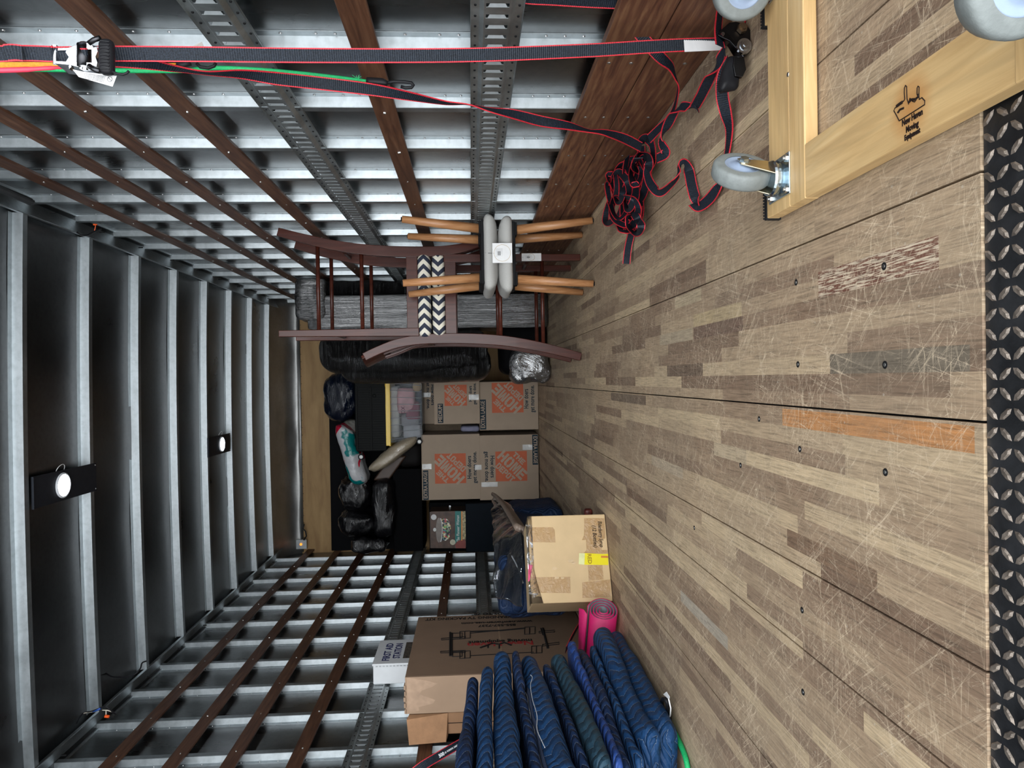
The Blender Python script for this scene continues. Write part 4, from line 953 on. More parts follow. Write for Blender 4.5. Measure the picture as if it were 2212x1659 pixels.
# ---- black folding crate on the tote
BPL = flat('black_crate_plastic', (0.003, 0.0036, 0.0034), 0.45, spec=.06)
ca = atY(768, 976, TY+.02); cb2 = atY(834, 820, TY+.02)
crate = thing('folding_crate', ((ca.x+cb2.x)/2, TY+.2, cb2.z), 'black ribbed folding crate on top of the yellow lid', 'crate')
m = MB(); m.box((ca.x, TY+.02, cb2.z+.002), (cb2.x, TY+.42, ca.z)); body = m.build('crate_body', BPL, crate, bevel=.008)
for (pa, pb) in ((774, 797), (805, 829)):
    m = MB(); q0 = atY(pa, 970, TY); q1 = atY(pb, 838, TY); n_ = 26
    for k in range(n_):
        x = q0.x + (q1.x - q0.x)*k/(n_-1); m.box((x - .0045, TY+.008, q1.z), (x + .0045, TY+.022, q0.z))
    m.box((q0.x-.012, TY+.004, q1.z - .012), (q1.x+.012, TY+.02, q1.z-.003)); m.box((q0.x-.012, TY+.004, q0.z+.003), (q1.x+.012, TY+.02, q0.z+.012))
    m.build('ribbed_panel', BPL, crate)
m = MB(); q = atY(808, 855, TY); m.tube([(q.x + .014*math.cos(a), TY+.002, q.z + .014*math.sin(a)) for a in [2*math.pi*k/18 for k in range(18)]], .003, 6, closed=True); m.build('latch_ring', BPL, crate)
# white hubbed trolley wheels
def trolley(px, py, label, Y=6.83):
    c = atY(px, py, Y); t = thing('trolley_wheel', c, label, 'wheel', 'white hubbed trolley wheels'); m = MB()
    m.tube([c + Vector((.021*math.cos(a), 0, .021*math.sin(a))) for a in [2*math.pi*k/22 for k in range(22)]], .0075, 8, closed=True); m.build('tyre', BLK, t, smooth=True)
    m = MB(); m.cyl(c + Vector((0,-.006,0)), c + Vector((0,.012,0)), .017, .018, 20); hb = m.build('hub', flat('white_hub', (.72,.72,.70), .4), t, bevel=.001)
    for k in range(6):
        a = 2*math.pi*k/6; m = MB(); m.cyl(c + Vector((.0095*math.cos(a), -.0068, .0095*math.sin(a))), c + Vector((.0095*math.cos(a), -.0055, .0095*math.sin(a))), .0022, None, 8); m.build('spoke_hole', DARK, hb)
    m = MB(); m.cyl(c + Vector((0,0,0)), c + Vector((0,.10,0)), .005, None, 8); m.build('axle', BLKM, t)
trolley(780, 987, 'white hubbed trolley wheel at the lower left corner of the black crate'); trolley(906, 954, 'white hubbed trolley wheel at the upper corner of the left carton column')
# ---- bags
def crink(name, col, sc=(1,1,1), scale=3.2, dist=0.05, rough=0.12, ior=1.5):
    m, nt, b = M0(name); v = coords(nt, sc); n = noise_(nt, v, scale, 6, 0.6, 2.2)
    r = math_(nt, 'ABSOLUTE', math_(nt, 'SUBTRACT', n, 0.5))
    b.inputs['Base Color'].default_value = (*col, 1); b.inputs['Roughness'].default_value = rough; b.inputs['Specular IOR Level'].default_value = 0.8; b.inputs['IOR'].default_value = ior
    bump(nt, b, r, 1.0, dist); return m
NVB = crink('navy_bag_plastic', (0.003, 0.006, 0.016), (2,1,6), 2.6, .025, .1); BKB = crink('black_bag_plastic', (0.004, 0.004, 0.005), (2,2,4), 2.4, .022, .1)
WRAP = film_mat('stretch_wrap', (0.012, 0.012, 0.014), 1.0, 0.2, 1.0, (14,14,.7), 5.0)

def pxbox(x0, x1, y0, y1, Y, dep, mt, name, label, cat, r=.1, amp=.03, fr=5, seed=0, n=18, fn=None, ridge=True, group=None):
    a = atY(x0, y1, Y); b = atY(x1, y0, Y)
    o = soft((a.x, Y, b.z), (b.x, Y+dep, a.z), r, n, amp, fr, seed, ridge, fn).build(name, mt, None, smooth=True)
    return tag(o, label, cat, group)
pxbox(695, 766, 806, 912, 6.98, .5, NVB, 'clothing_bag', 'stuffed navy clothing bag under clear film on the crate by the sofa', 'bag', .15, .022, 5, 1)
pxbox(738, 770, 908, 938, 7.0, .25, film_mat('knotted_film', (.20,.19,.17), .75, .15, 1.0, (1,1,1), 16), 'bag_knot', 'gathered clear film neck of the navy clothing bag', 'plastic bag', .06, .015, 9, 3)
def paint_mat():
    m, nt, b = M0('printed_gift_plastic'); v = coords(nt, (1.0, 1, 1)); n = noise_(nt, v, 3.4, 2, 0.45, 1.2)
    c = ramp(nt, n, [(0.0, (0.0, 0.12, 0.12)), (0.40, (0.0, 0.16, 0.16)), (0.42, (0.45, 0.45, 0.47)), (0.52, (0.45, 0.45, 0.46)), (0.53, (0.50, 0.012, 0.035)), (0.64, (0.36, 0.01, 0.04)), (0.66, (0.40, 0.40, 0.42))])
    nt.links.new(c, b.inputs['Base Color']); b.inputs['Roughness'].default_value = 0.22; bump(nt, b, noise_(nt, coords(nt), 14, 5), 0.8, 0.02); return m
def slant(k, x0, z0): return lambda w: Vector((w.x, w.y, w.z + k*(w.x - x0)))
c0 = atY(760, 980, 6.9)
pxbox(738, 772, 917, 1050, 6.84, .35, paint_mat(), 'gift_bag', 'red, teal and white printed plastic bag beside the black crate', 'bag', .08, .02, 5, 5, fn=slant(.28, c0.x, 0))
c0 = atY(842, 985, 6.8)
PIL = film_mat('beige_pillow_in_film', (0.34, 0.28, 0.20), 1.0, 0.2, 0.7, (1,1,1), 11)
pxbox(820, 868, 946, 1020, 6.80, .3, PIL, 'pillow', 'beige pillow in clear plastic leaning below the black crate', 'pillow', .1, .015, 5, 6, fn=slant(-1.15, c0.x, 0))
c0 = atY(840, 1010, 7.0)
pxbox(826, 860, 985, 1038, 7.0, .3, flat('brown_leather', (0.05, 0.025, 0.014), .5), 'brown_case', 'dark brown case lying below the beige pillow', 'case', .02, .002, 5, 7, fn=slant(-.75, c0.x, 0), ridge=False)
pxbox(858, 910, 955, 1010, 7.04, .14, flat('dark_bundle', (0.006, 0.005, 0.005), .7), 'dark_bundle', 'dark bundle between the brown case and the cartons', 'bundle', .08, .01, 6, 17)
BG = 'black plastic bags piled by the left wall'
pxbox(728, 800, 1030, 1110, 6.95, .5, BKB, 'trash_bag', 'shiny black plastic bag under thin film, upper right of the bag pile', 'bag', .16, .035, 5, 8, group=BG)
pxbox(728, 808, 1106, 1164, 6.9, .5, BKB, 'trash_bag', 'round black plastic bag in the middle of the bag pile', 'bag', .16, .035, 5, 9, group=BG)
pxbox(802, 850, 1035, 1165, 6.88, .5, BKB, 'trash_bag', 'long black plastic bag beneath the others in the bag pile', 'bag', .16, .03, 4, 10, group=BG)
pxbox(758, 832, 1164, 1197, 6.86, .5, BKB, 'trash_bag', 'black plastic bag pressed against the left wall slats', 'bag', .12, .03, 5, 11, group=BG)
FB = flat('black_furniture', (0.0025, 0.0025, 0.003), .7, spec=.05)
def pcab(x0, x1, y0, y1, Y, dep, mt, name, label, cat, floor_=False):
    a = atY(x0, y1, Y); b = atY(x1, y0, Y); m = MB(); m.box((a.x, Y, 0.0 if floor_ else b.z), (b.x, Y+dep, a.z)); return tag(m.build(name, mt, None, bevel=.006), label, cat)
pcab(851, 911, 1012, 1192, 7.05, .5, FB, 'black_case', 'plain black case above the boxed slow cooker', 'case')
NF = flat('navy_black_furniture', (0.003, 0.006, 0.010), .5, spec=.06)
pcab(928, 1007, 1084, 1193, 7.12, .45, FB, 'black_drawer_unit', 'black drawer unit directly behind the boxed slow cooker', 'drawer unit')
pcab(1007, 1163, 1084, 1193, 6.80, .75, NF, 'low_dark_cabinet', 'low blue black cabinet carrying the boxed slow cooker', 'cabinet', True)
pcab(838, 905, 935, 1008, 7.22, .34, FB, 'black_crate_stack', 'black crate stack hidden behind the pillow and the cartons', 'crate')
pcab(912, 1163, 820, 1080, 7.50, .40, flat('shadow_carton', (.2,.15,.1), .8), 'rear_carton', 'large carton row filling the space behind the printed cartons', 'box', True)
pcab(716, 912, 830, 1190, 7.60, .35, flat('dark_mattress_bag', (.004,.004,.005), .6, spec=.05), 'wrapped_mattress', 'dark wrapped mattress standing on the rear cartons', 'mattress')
# small latch
m = MB(); q = atY(972, 1093, 7.10); m.cyl(q, q + Vector((0,-.02,0)), .012, .009, 12); m.build('knob', CHROME, bpy.data.objects['black_drawer_unit'])
# ---- boxed slow cooker
sc0 = atY(929, 1184, 6.82); sc1 = atY(1006.5, 1104, 6.82)
ck = thing('boxed_slow_cooker', ((sc0.x+sc1.x)/2, 6.95, sc1.z), 'boxed slow cooker with picture of a flowered pot, on the dark cabinet', 'box')
m = MB(); m.box((sc0.x, 6.82, sc1.z), (sc1.x, 7.10, sc0.z)); m.build('carton_body', flat('cooker_box_brown', (0.05, 0.028, 0.018), .5), ck, bevel=.003)
def onck(px, py, e=0.0): p = atY(px, py, 6.82); p.y = 6.818 - e; return p
def ck_poly(name, pts, mt, e=0.0): m = MB(); m.prism([onck(x, y, e) for x, y in pts], (0,.0008,0)); return m.build(name, mt, ck)
ck_poly('side_picture', [(931,1105),(983,1104),(983,1184),(931,1184)], flat('wood_picture', (0.07, 0.035, 0.022), .5, 0, .4, 20), .0004)
ck_poly('teal_band', [(983,1104),(996,1104),(996,1184),(983,1184)], flat('cooker_teal', (0.0, 0.16, 0.14), .45), .0008)
ck_poly('floral_band', [(999,1104),(1006,1104),(1006,1165),(999,1165)], flat('floral_print', (0.35, 0.30, 0.16), .5, 0, .9, 60), .001)
ck_poly('orange_stripe', [(996,1104),(999,1104),(999,1170),(996,1170)], flat('orange_print', (0.6, 0.25, 0.06), .5), .001)
def ell(cx, cy, rx, ry, n=24): return [(cx + rx*math.cos(2*math.pi*k/n), cy + ry*math.sin(2*math.pi*k/n)) for k in range(n)]
def floral():
    m, nt, b = M0('flowered_pot'); v = nt.nodes.new('ShaderNodeTexVoronoi'); v.inputs['Scale'].default_value = 70; nt.links.new(coords(nt), v.inputs['Vector'])
    s = nt.nodes.new('ShaderNodeSeparateColor'); nt.links.new(v.outputs['Color'], s.inputs[0])
    nt.links.new(ramp(nt, s.outputs[0], [(0, (.01,.01,.02)), (.35, (.01,.02,.03)), (.4, (.5,.04,.05)), (.55, (.02,.25,.3)), (.7, (.6,.45,.1)), (.85, (.7,.68,.6)), (.95, (.05,.3,.08))]), b.inputs['Base Color']); b.inputs['Roughness'].default_value = .3; return m
ck_poly('pictured_pot', [(948,1124)] + [(962 + 12*math.sin(a), 1144 - 24*math.cos(a)) for a in [math.pi*k/10 for k in range(11)]] + [(948,1166)], floral(), .0016)
ck_poly('pictured_lid', ell(948, 1145, 6.5, 27), flat('glass_lid', (.25,.22,.2), .15), .0024)
ck_poly('pictured_rim', ell(952, 1145, 4.0, 26), flat('steel_rim', (.5,.5,.5), .3), .0020)
ck_poly('pictured_knob', ell(939, 1144, 3.4, 4), flat('lid_knob', (.6,.6,.58), .3), .0028)
ck_poly('round_sticker', ell(937, 1117, 6, 6), flat('white_sticker', (.6,.6,.6), .5), .003); ck_poly('pictured_badge', ell(978, 1171, 6, 6), flat('cream_badge', (.5,.48,.36), .5), .003)
ck_poly('pictured_person', [(984,1184),(983,1176),(987,1170),(993,1166),(999,1168),(1003,1164),(1006,1170),(1006,1184)], flat('auburn_print', (.22,.05,.04), .6), .003)
text('The Pioneer Woman', .040, flat('script_white', (.6,.65,.62), .5), onck(989.5, 1142, .0018), (1,0,0), (0,0,1), ck, 'script_line', .0003, .0004, shear=.3, fit=.25)

# ================================================================ wrapped sofa standing on its end by the right wall
def P6(px, py, Y=6.0): return atY(px, py, Y)
sofa = thing('wrapped_sofa', (0.42, 6.05, 0.0), 'black sofa in glossy stretch wrap standing on its end by the right wall', 'sofa')
BW = crink('black_sofa_wrap', (0.010, 0.010, 0.011), (22,22,1.1), 2.2, .012, .14, 2.1)
BW2 = crink('crossed_wrap', (0.005, 0.005, 0.0055), (2,2,22), 2.0, .05, .16)
def part(name, a, b, mt, r=.05, amp=.008, fr=5, seed=0, n=16, fn=None):
    return soft(a, b, r, n, amp, fr, seed, False, fn).build(name, mt, sofa, smooth=True)
# back panel facing the door (bright streaks)
part('base_panel', (0.42, 5.86, 0.005), (0.70, 6.30, 1.95), BW, .03, .004, 3, 1, 24)
part('back_cushion', (0.60, 5.95, 0.02), (0.835, 6.50, 1.88), BW2, .08, .012, 4, 2, 20)
part('seat_cushion', (0.10, 5.92, 0.50), (0.44, 6.60, 1.90), BW2, .14, .014, 4, 3, 22, fn=lambda w: Vector((w.x - .05*math.sin((w.z-.5)*1.9) , w.y, w.z)))
part('seat_cushion', (-0.015, 5.98, 0.47), (0.30, 6.60, 1.74), BW2, .14, .014, 4, 4, 22, fn=lambda w: Vector((w.x, w.y, w.z + .0)))
part('armrest', (0.50, 5.84, 1.80), (0.838, 6.5, 2.05), BW, .05, .012, 6, 5, 16)
part('armrest', (0.04, 5.90, 0.01), (0.46, 6.5, 0.40), FB, .08, .006, 4, 6, 16)
SW = crink('silver_wrap', (0.05, 0.05, 0.052), (4,4,2), 1.6, .03, .12, 2.4)
tag(soft((-0.03, 5.70, .006), (0.235, 5.885, .335), .07, 20, .022, 6, 12, True).build('wrapped_cushion', SW, None, smooth=True), 'silvery wrapped cushion on the floor at the foot of the sofa', 'cushion')
# ================================================================ left side of the load
NVQ = None
def quilt(name, col, col2, thread=(0.24, 0.31, 0.44), amp=0.042, pitch=0.048, per=0.045):
    m, nt, b = M0(name)
    uv = nt.nodes.new('ShaderNodeUVMap'); uv.uv_map = 'UVMap'; s = nt.nodes.new('ShaderNodeSeparateXYZ'); nt.links.new(uv.outputs[0], s.inputs[0])
    U, V = s.outputs[0], s.outputs[1]
    wob = noise_(nt, uv.outputs[0], 8.0, 2)
    zz = math_(nt, 'PINGPONG', V, per)
    q = math_(nt, 'ADD', math_(nt, 'ADD', U, math_(nt, 'MULTIPLY', zz, amp/per*1.2)), math_(nt, 'MULTIPLY', wob, 0.055))
    f = math_(nt, 'PINGPONG', q, pitch/2)                     # 0 on the stitch line
    line = ramp(nt, math_(nt, 'DIVIDE', f, pitch/2), [(0.0, (1,)*3), (0.028, (1,)*3), (0.05, (0,)*3)])
    dash = ramp(nt, math_(nt, 'FRACT', math_(nt, 'MULTIPLY', V, 140.0)), [(0.0, (1,)*3), (0.72, (1,)*3), (0.76, (0,)*3)])
    fib = noise_(nt, coords(nt), 90, 4)
    big = noise_(nt, coords(nt), 5, 3)
    c = mix(nt, fib, col, col2); c = mix(nt, ramp(nt, big, [(.35, (0,)*3), (.7, (.5,)*3)]), c, tuple(k*.55 for k in col))
    c = mix(nt, mix(nt, 1.0, line, dash, 'MULTIPLY'), c, thread)
    nt.links.new(c, b.inputs['Base Color']); b.inputs['Roughness'].default_value = 0.6; b.inputs['Specular IOR Level'].default_value = 0.3
    h = math_(nt, 'POWER', math_(nt, 'DIVIDE', f, pitch/2), 0.45)
    h = math_(nt, 'ADD', h, math_(nt, 'MULTIPLY', fib, 0.25)); h = math_(nt, 'ADD', h, math_(nt, 'MULTIPLY', noise_(nt, coords(nt), 28, 3), 0.7))
    bump(nt, b, h, 0.75, 0.012); return m
Q1 = quilt('quilted_blue', (0.006, 0.034, 0.11), (0.016, 0.080, 0.215)); Q2 = quilt('quilted_dark_blue', (0.005, 0.018, 0.06), (0.014, 0.042, 0.125)); Q3 = quilt('quilted_faded_teal', (0.014, 0.045, 0.075), (0.032, 0.082, 0.125), (0.12,0.17,0.22))
Q4 = quilt('quilted_bright_blue', (0.014, 0.045, 0.20), (0.032, 0.095, 0.36)); QB = flat('blanket_binding', (0.028, 0.042, 0.085), .75, 0, .3, 120, .3); THR = flat('white_thread', (.55,.57,.6), .7)
def blanket(zf, zn, tf, tn, yf, yn, xe, mt, label, seed, sag=0.0, xb=-1.80, bind=False, curl=0.0):
    """a folded blanket: rounded fold faces the aisle (+X); f = far end, n = near end"""
    t = thing('moving_blanket', (-1.45, (yf+yn)/2, min(zf, zn) - max(tf, tn)/2), label, 'moving blanket', 'folded blue quilted moving blankets piled by the left wall')
    n = 46; rows = []; uvs = []
    for i in range(n+1):
        s = i/n; e = 1.0
        y = yf + (yn - yf)*s
        e0 = min(1, s/0.07); e1 = min(1, (1-s)/0.05); e = math.sqrt(max(0, 1-(1-e0)**2)) * (0.35 + 0.65*math.sqrt(max(0, 1-(1-e1)**2)))
        zc = zf + (zn - zf)*s + sag*math.sin(math.pi*s) + 0.006*noise.noise(Vector((y*3, seed, 0)))
        th = (tf + (tn - tf)*s) * (1 + 0.14*noise.noise(Vector((y*5, seed*3.1, 2))))
        th_ = max(0.006, th*e)
        x_e = xe + 0.042*noise.noise(Vector((y*2.6, seed*1.7, 5))) - 0.05*(1-e0)**2 - .03*(1-e1)**2 + curl*max(0, s-.7)
        row = []; uv = []; k = 14; hh = th_/2; rr = hh
        prof = []
        for j in range(7): q = j/6; prof.append((xb + (x_e - rr*1.3 - xb)*q, -hh*(.72 + .28*q**4)))
        for j in range(1, k): a = -math.pi/2 + math.pi*j/k; prof.append((x_e - rr*1.3 + rr*1.3*math.cos(a), hh*math.sin(a)))
        for j in range(7): q = 1 - j/6; prof.append((xb + (x_e - rr*1.3 - xb)*q, hh*(.72 + .28*q**4)))
        L = 0; last = None
        for (x, z) in prof:
            if last: L += math.hypot(x-last[0], z-last[1])
            last = (x, z)
            w = Vector((x, y, zc + z)); nz = noise.noise(w*11 + Vector((seed, 0, 0))); 
            w.x += 0.006*nz; w.z += 0.004*noise.noise(w*14 + Vector((0, seed, 0))) + (0.005*noise.noise(Vector((y*2, x*3, seed*2))) * max(0, min(1, (xe - x)*4)))
            row.append(w); uv.append((y, L))
        rows.append(row); uvs.append(uv)
    m = MB(); C = len(rows[0]); m.sheet(rows)
    m.f.append(tuple(reversed(range(C)))); m.m.append(0); m.f.append(tuple(n*C + j for j in range(C))); m.m.append(0)
    o = m.build('quilted_body', mt, t, smooth=True)
    ul = o.data.uv_layers.new(name='UVMap')
    for p in o.data.polygons:
        for li in p.loop_indices:
            vi = o.data.loops[li].vertex_index; ul.data[li].uv = uvs[vi // C][vi % C]
    if bind:
        m = MB(); k0 = int(n*.35); g = []
        for i in range(k0, n+1):
            r = rows[i]; a = r[C-9]; b_ = r[C-7]; c_ = r[C-5]
            g.append([a + Vector((.003,0,.003)), b_.lerp(a, .3) + Vector((.001,0,.006)), b_.lerp(c_, .25) + Vector((0,0,.006))])
        m.sheet(g, .003); bo = m.build('bound_edge', QB, t, smooth=True)
        m = MB(); m.tube([q[1] + Vector((0,0,.0015)) for q in g], .0008, 5); m.build('edge_stitching', THR, bo)
    return t
# zc from photo rows, heights above the floor
B = blanket
B(.042, .060, .072, .085, 3.12, 2.17, -1.085, Q1, 'blue quilted blanket lying on the floor at the bottom of the pile', 1, .0, curl=-.02)
B(.112, .118, .080, .062, 3.03, 2.12, -1.07, Q1, 'thick blue blanket with zigzag stitching, second from the floor', 2, .006)
B(.170, .172, .024, .030, 2.93, 2.04, -1.09, Q1, 'thin blue folded edge between the two thick lower blankets', 3, .004)
B(.215, .215, .050, .030, 2.96, 2.02, -1.10, Q2, 'dark navy blanket with bound edge in the lower half of the pile', 4, .0, bind=True)
B(.262, .245, .032, .026, 2.91, 1.98, -1.075, Q4, 'brightest blue blanket strip in the middle of the pile', 5, -.004)
B(.322, .290, .066, .050, 2.86, 1.97, -1.075, Q3, 'faded grey teal blanket in the middle of the pile', 6, -.006)
B(.372, .335, .030, .030, 2.80, 1.95, -1.10, Q2, 'thin dark blue blanket just above the faded teal one', 7, -.004)
B(.432, .400, .068, .090, 2.90, 1.93, -1.08, Q1, 'plump blue blanket with loose white thread and bound near edge', 8, .004, bind=True)
B(.487, .470, .030, .034, 2.88, 1.90, -1.085, Q2, 'narrow blue blanket layer above the plump one', 9, .004)
B(.540, .553, .062, .090, 2.87, 1.86, -1.08, Q1, 'blue zigzag stitched blanket, third from the top', 10, .004)
B(.600, .632, .042, .050, 2.74, 1.84, -1.085, Q1, 'blue quilted blanket, second from the top', 11, .004)
B(.652, .690, .040, .050, 2.70, 1.82, -1.09, Q2, 'blue quilted blanket, topmost of the pile', 12, .004)
m = MB(); m.tube([atX(x, y, -1.045) for x, y in smooth_path([(1146,1458),(1150,1464),(1146,1480),(1150,1510),(1160,1545),(1160,1575),(1170,1600),(1177,1615)], 4)], .0011, 5); m.build('loose_thread', THR, bpy.data.objects['moving_blanket.007'])
# ---- big flat carton (TV packing kit) against the left wall
KC = flat('tv_carton_brown', (0.255, 0.165, 0.108), .75, 0, .08, 6); KCL = flat('tv_carton_end', (0.40, 0.27, 0.18), .8, 0, .08, 6); INK = flat('carton_ink', (0.018, 0.016, 0.016), .6); INKR = flat('carton_ink_red', (0.38, 0.03, 0.03), .6)
TX, TYN, TYF, TZ = -1.492, 3.64, 4.56, 1.002
tv = thing('tv_packing_carton', (-1.6, 4.0, 0), 'tall flat brown carton printed EXPANDING TV PACKING KIT leaning by the left wall', 'box')
m = MB(); m.box((TX - .185, TYN, .003), (TX, TYF, TZ)); m.build('carton_body', [KC], tv, bevel=.006)
m = MB(); m.box((TX - .186, TYN - .0045, .01), (TX - .001, TYN - .0005, TZ - .001)); m.build('end_panel', KCL, tv)
TAPB = film_mat('torn_paper_tape', (0.30, 0.195, 0.125), 1.0, .6, .4)
rt = random.Random(3)
m = MB(); pts = [(TX-.001, TYN-.0055, TZ-.01)] + [(TX - .02 - .15*k/9, TYN-.0055, TZ - .10 - .05*math.sin(k*1.3) - rt.uniform(0,.03)) for k in range(10)] + [(TX-.184, TYN-.0055, TZ-.01)]
m.prism(pts, (0,.001,0)); m.build('torn_patch', flat('torn_liner', (.47,.32,.22), .85), tv)
m = MB()
for k in range(5): m.box((TX-.182+.03*k, TYN-.012-.002*(k%2), TZ-.004), (TX-.160+.03*k, TYN+.03, TZ+.004+.002*(k%3)))
m.build('crumpled_flap', KCL, tv, bevel=.002)
m = MB(); m.box((TX, TYN+.0, .50), (TX+.0012, TYF, .508)); m.build('flap_seam', flat('seam_tan', (.36,.24,.15), .8), tv)
def T(px, py): p = atX(px, py, TX); return Vector((TX + .0006, p.y, p.z))
def tvline_(pts, r=.0016): m_ = MB(); m_.tube([T(*p) for p in pts], r, 5); return m_
# the drawn packing kit frame
ctr = T(1115, 1405)
def dr(pts, r=.0030):
    m = MB(); m.tube([T(780 + x/2.68, 1040 + y/2.68) for x, y in pts], r, 5); m.build('printed_drawing', INK, tv)
dr([(515,875),(515,1012)], .005); dr([(525,1012),(525,880)], .006); dr([(632,880),(950,850)]); dr([(632,872),(800,866),(950,852)], .006); dr([(632,1010),(1000,990)])
dr([(1052,852),(1082,968)], .007); dr([(1040,850),(1052,890)])
for (a, b_) in (((465,910),(605,900)), ((460,985),(605,980)), ((1030,870),(1120,862)), ((1050,945),(1147,932))):
    dr([a, b_, (b_[0], b_[1]+11), (a[0], a[1]+9), a])
for (x, y) in ((600,870), (600,985), (975,845), (1015,955)):
    dr([(x-28,y),(x+32,y-3),(x+32,y+38),(x-28,y+42),(x-28,y)]); dr([(x,y-2),(x,y+42)])
for (x, y) in ((530,880), (530,988)): dr([(x,y),(x+55,y-2),(x+55,y+26),(x,y+28),(x,y)])
# lettering runs upside down along the face: reads from the door side towards the floor
def tvt(body, px, py, size, wpx, mt=INK, b=.0018):
    a = T(px - wpx/2, py); c = T(px + wpx/2, py)
    text(body, size, mt, T(px, py) + Vector((.0006,0,0)), (0,0,1), (0,-1,0), tv, 'printed_line', .0003, b, fit=abs(a.z - c.z))
tvt('EXPANDS TO 78"', 1075, 1325.5, .058, 112); tvt('ALL EXPANDING TV PACKING KIT', 1030, 1334.5, .060, 222); tvt('www.newhaven-usa.com', 1073, 1344.5, .050, 154); tvt('855-557-7237', 1074, 1351, .050, 82)
tvt('moving equipment', 1081, 1385.5, .062, 138, INK); tvt('New Haven', 1081, 1390.5, .090, 142, INKR, .002)
dr([(690,965),(720,955),(760,940),(800,945),(830,935),(870,950)], .006); dr([(735,950),(735,965)], .004); dr([(800,950),(800,968)], .005)
# second, lower flattened carton behind it
fc = thing('flattened_carton', (-1.75, 4.0, 0), 'tan carton with open flap squeezed between the wall and the printed brown carton', 'box')
KC2 = flat('tan_carton', (0.33, 0.18, 0.095), .8, 0, .1, 8)
m = MB(); m.box((-1.690, 3.66, .003), (-1.800, 4.36, .985)); m.build('carton_body', KC2, fc, bevel=.004)
m = MB(); m.prism([(-1.69,3.655,.985), (-1.70,3.62,.995), (-1.825,3.615,.985), (-1.82,3.62,.80), (-1.80,3.65,.79), (-1.69,3.655,.79)], (0,.003,0)); m.build('open_flap', flat('flap_tan', (.40,.215,.11), .8), fc)
m = MB(); m.box((-1.742,3.655,.3),(-1.744,3.6585,.95)); m.build('fold_line', INK, fc)
# ---- wall mounted first aid box
WH = flat('white_enamel', (0.80, 0.82, 0.84), .35, 0, .02); FAB = flat('first_aid_blue', (0.01, 0.02, 0.12), .5)
fa = thing('first_aid_box', (-1.78, 4.59, .95), 'white FIRST AID STATION box mounted high on the left wall', 'first aid box')
m = MB(); m.box((-1.842, 4.40, .95), (-1.728, 4.79, 1.268)); m.build('cabinet', WH, fa, bevel=.004)
m = MB(); m.box((-1.730, 4.393, .945), (-1.716, 4.797, 1.273)); dfa = m.build('lid', WH, fa, bevel=.004)
m = MB()
for k in range(14): m.box((-1.734, 4.392, .965 + k*.021), (-1.726, 4.3945, .978 + k*.021))
m.build('hinge', flat('hinge_grey', (.5,.52,.54), .4), fa)
m = MB(); m.cyl((-1.76, 4.60, 1.268), (-1.76, 4.60, 1.282), .022, .018, 14); m.build('carry_knob', WH, fa, smooth=False)
def fat(body, py, z, size, w_, name='printed_line', mt=None): text(body, size, mt or FAB, (-1.7154, py, z), (0,1,0), (0,0,1), dfa, name, .0004, .0014, fit=w_)
fat('FIRST AID', 4.585, 1.196, .062, .29); fat('STATION', 4.60, 1.134, .062, .25)
m = MB(); m.box((-1.716, 4.47, 1.045), (-1.7148, 4.74, 1.095)); m.build('picture_strip', flat('picture_strip_dark', (.09,.075,.06), .5, 0, .95, 45), dfa)
for k in range(3): m = MB(); m.box((-1.716, 4.50, 1.03 - k*.022), (-1.7148, 4.66, 1.0325 - k*.022)); m.build('printed_rule', FAB, dfa)
m = MB(); m.box((-1.716, 4.69, .985), (-1.7148, 4.705, 1.03)); m.box((-1.716, 4.675, 1.0), (-1.7148, 4.72, 1.015)); m.box((-1.716, 4.73, .99), (-1.7148, 4.745, 1.03)); m.build('printed_emblem', FAB, dfa)
# ---- cream carton with tape and handwriting
CRM = flat('cream_cardboard', (0.62, 0.45, 0.25), .75, 0, .05, 12); BTP = film_mat('brown_tape', (0.50, 0.30, 0.12), .85, .35, .35, (1,1,1), 30); BTP2 = flat('torn_inside', (.62,.46,.28), .9)
c1 = Vector((-.667, 3.48, 0)); c2 = Vector((-1.040, 3.307, 0)); u = (c2 - c1).normalized(); wd = (c2-c1).length; back = Vector((-u.y, u.x, 0));
if back.y < 0: back = -back
ZB = .378
cb = thing('taped_carton', (c1 + c2)/2 + back*.16, 'cream carton with brown tape and handwriting on the floor beside the pink mat', 'box')
cen = (c1+c2)/2
def F(px, py, e=0.0):       # point of the front face seen at a photo pixel
    r = ray(px, py); n_ = -back; t_ = (c1 - CAMP).dot(n_) / r.dot(n_); return CAMP + r*t_ + n_*e
m = MB(); m.obox(cen + back*.165 + Vector((0,0,ZB/2 + .003)), u*wd/2, back*.165, Vector((0,0,ZB/2))); m.build('carton_body', CRM, cb, bevel=.004)
def fpoly(name, pts, mt, e=.0008, par=cb, th=.0008): m = MB(); m.prism([F(x, y, e) for x, y in pts], back*th); return m.build(name, mt, par)
def cc(x, y): return (1030 + x/5.53, 1040 + y/5.53)
fpoly('brown_tape', [cc(*q) for q in ((610,548),(905,548),(930,575),(940,730),(620,725))], BTP)
fpoly('brown_tape', [cc(*q) for q in ((640,1145),(1115,1140),(1120,1335),(700,1330),(640,1250))], BTP)
fpoly('brown_tape', [cc(*q) for q in ((1283,440),(1522,440),(1535,680),(1490,690),(1490,820),(1310,820),(1305,700),(1255,700),(1280,640))], BTP)
fpoly('brown_tape', [cc(*q) for q in ((1310,820),(1560,820),(1562,862),(1270,862))], BTP, .0010)
fpoly('brown_tape', [cc(*q) for q in ((1328,1000),(1500,1000),(1515,1170),(1336,1190))], BTP)
fpoly('brown_tape', [cc(*q) for q in ((1260,1205),(1590,1172),(1600,1380),(1262,1392))], BTP, .0012)
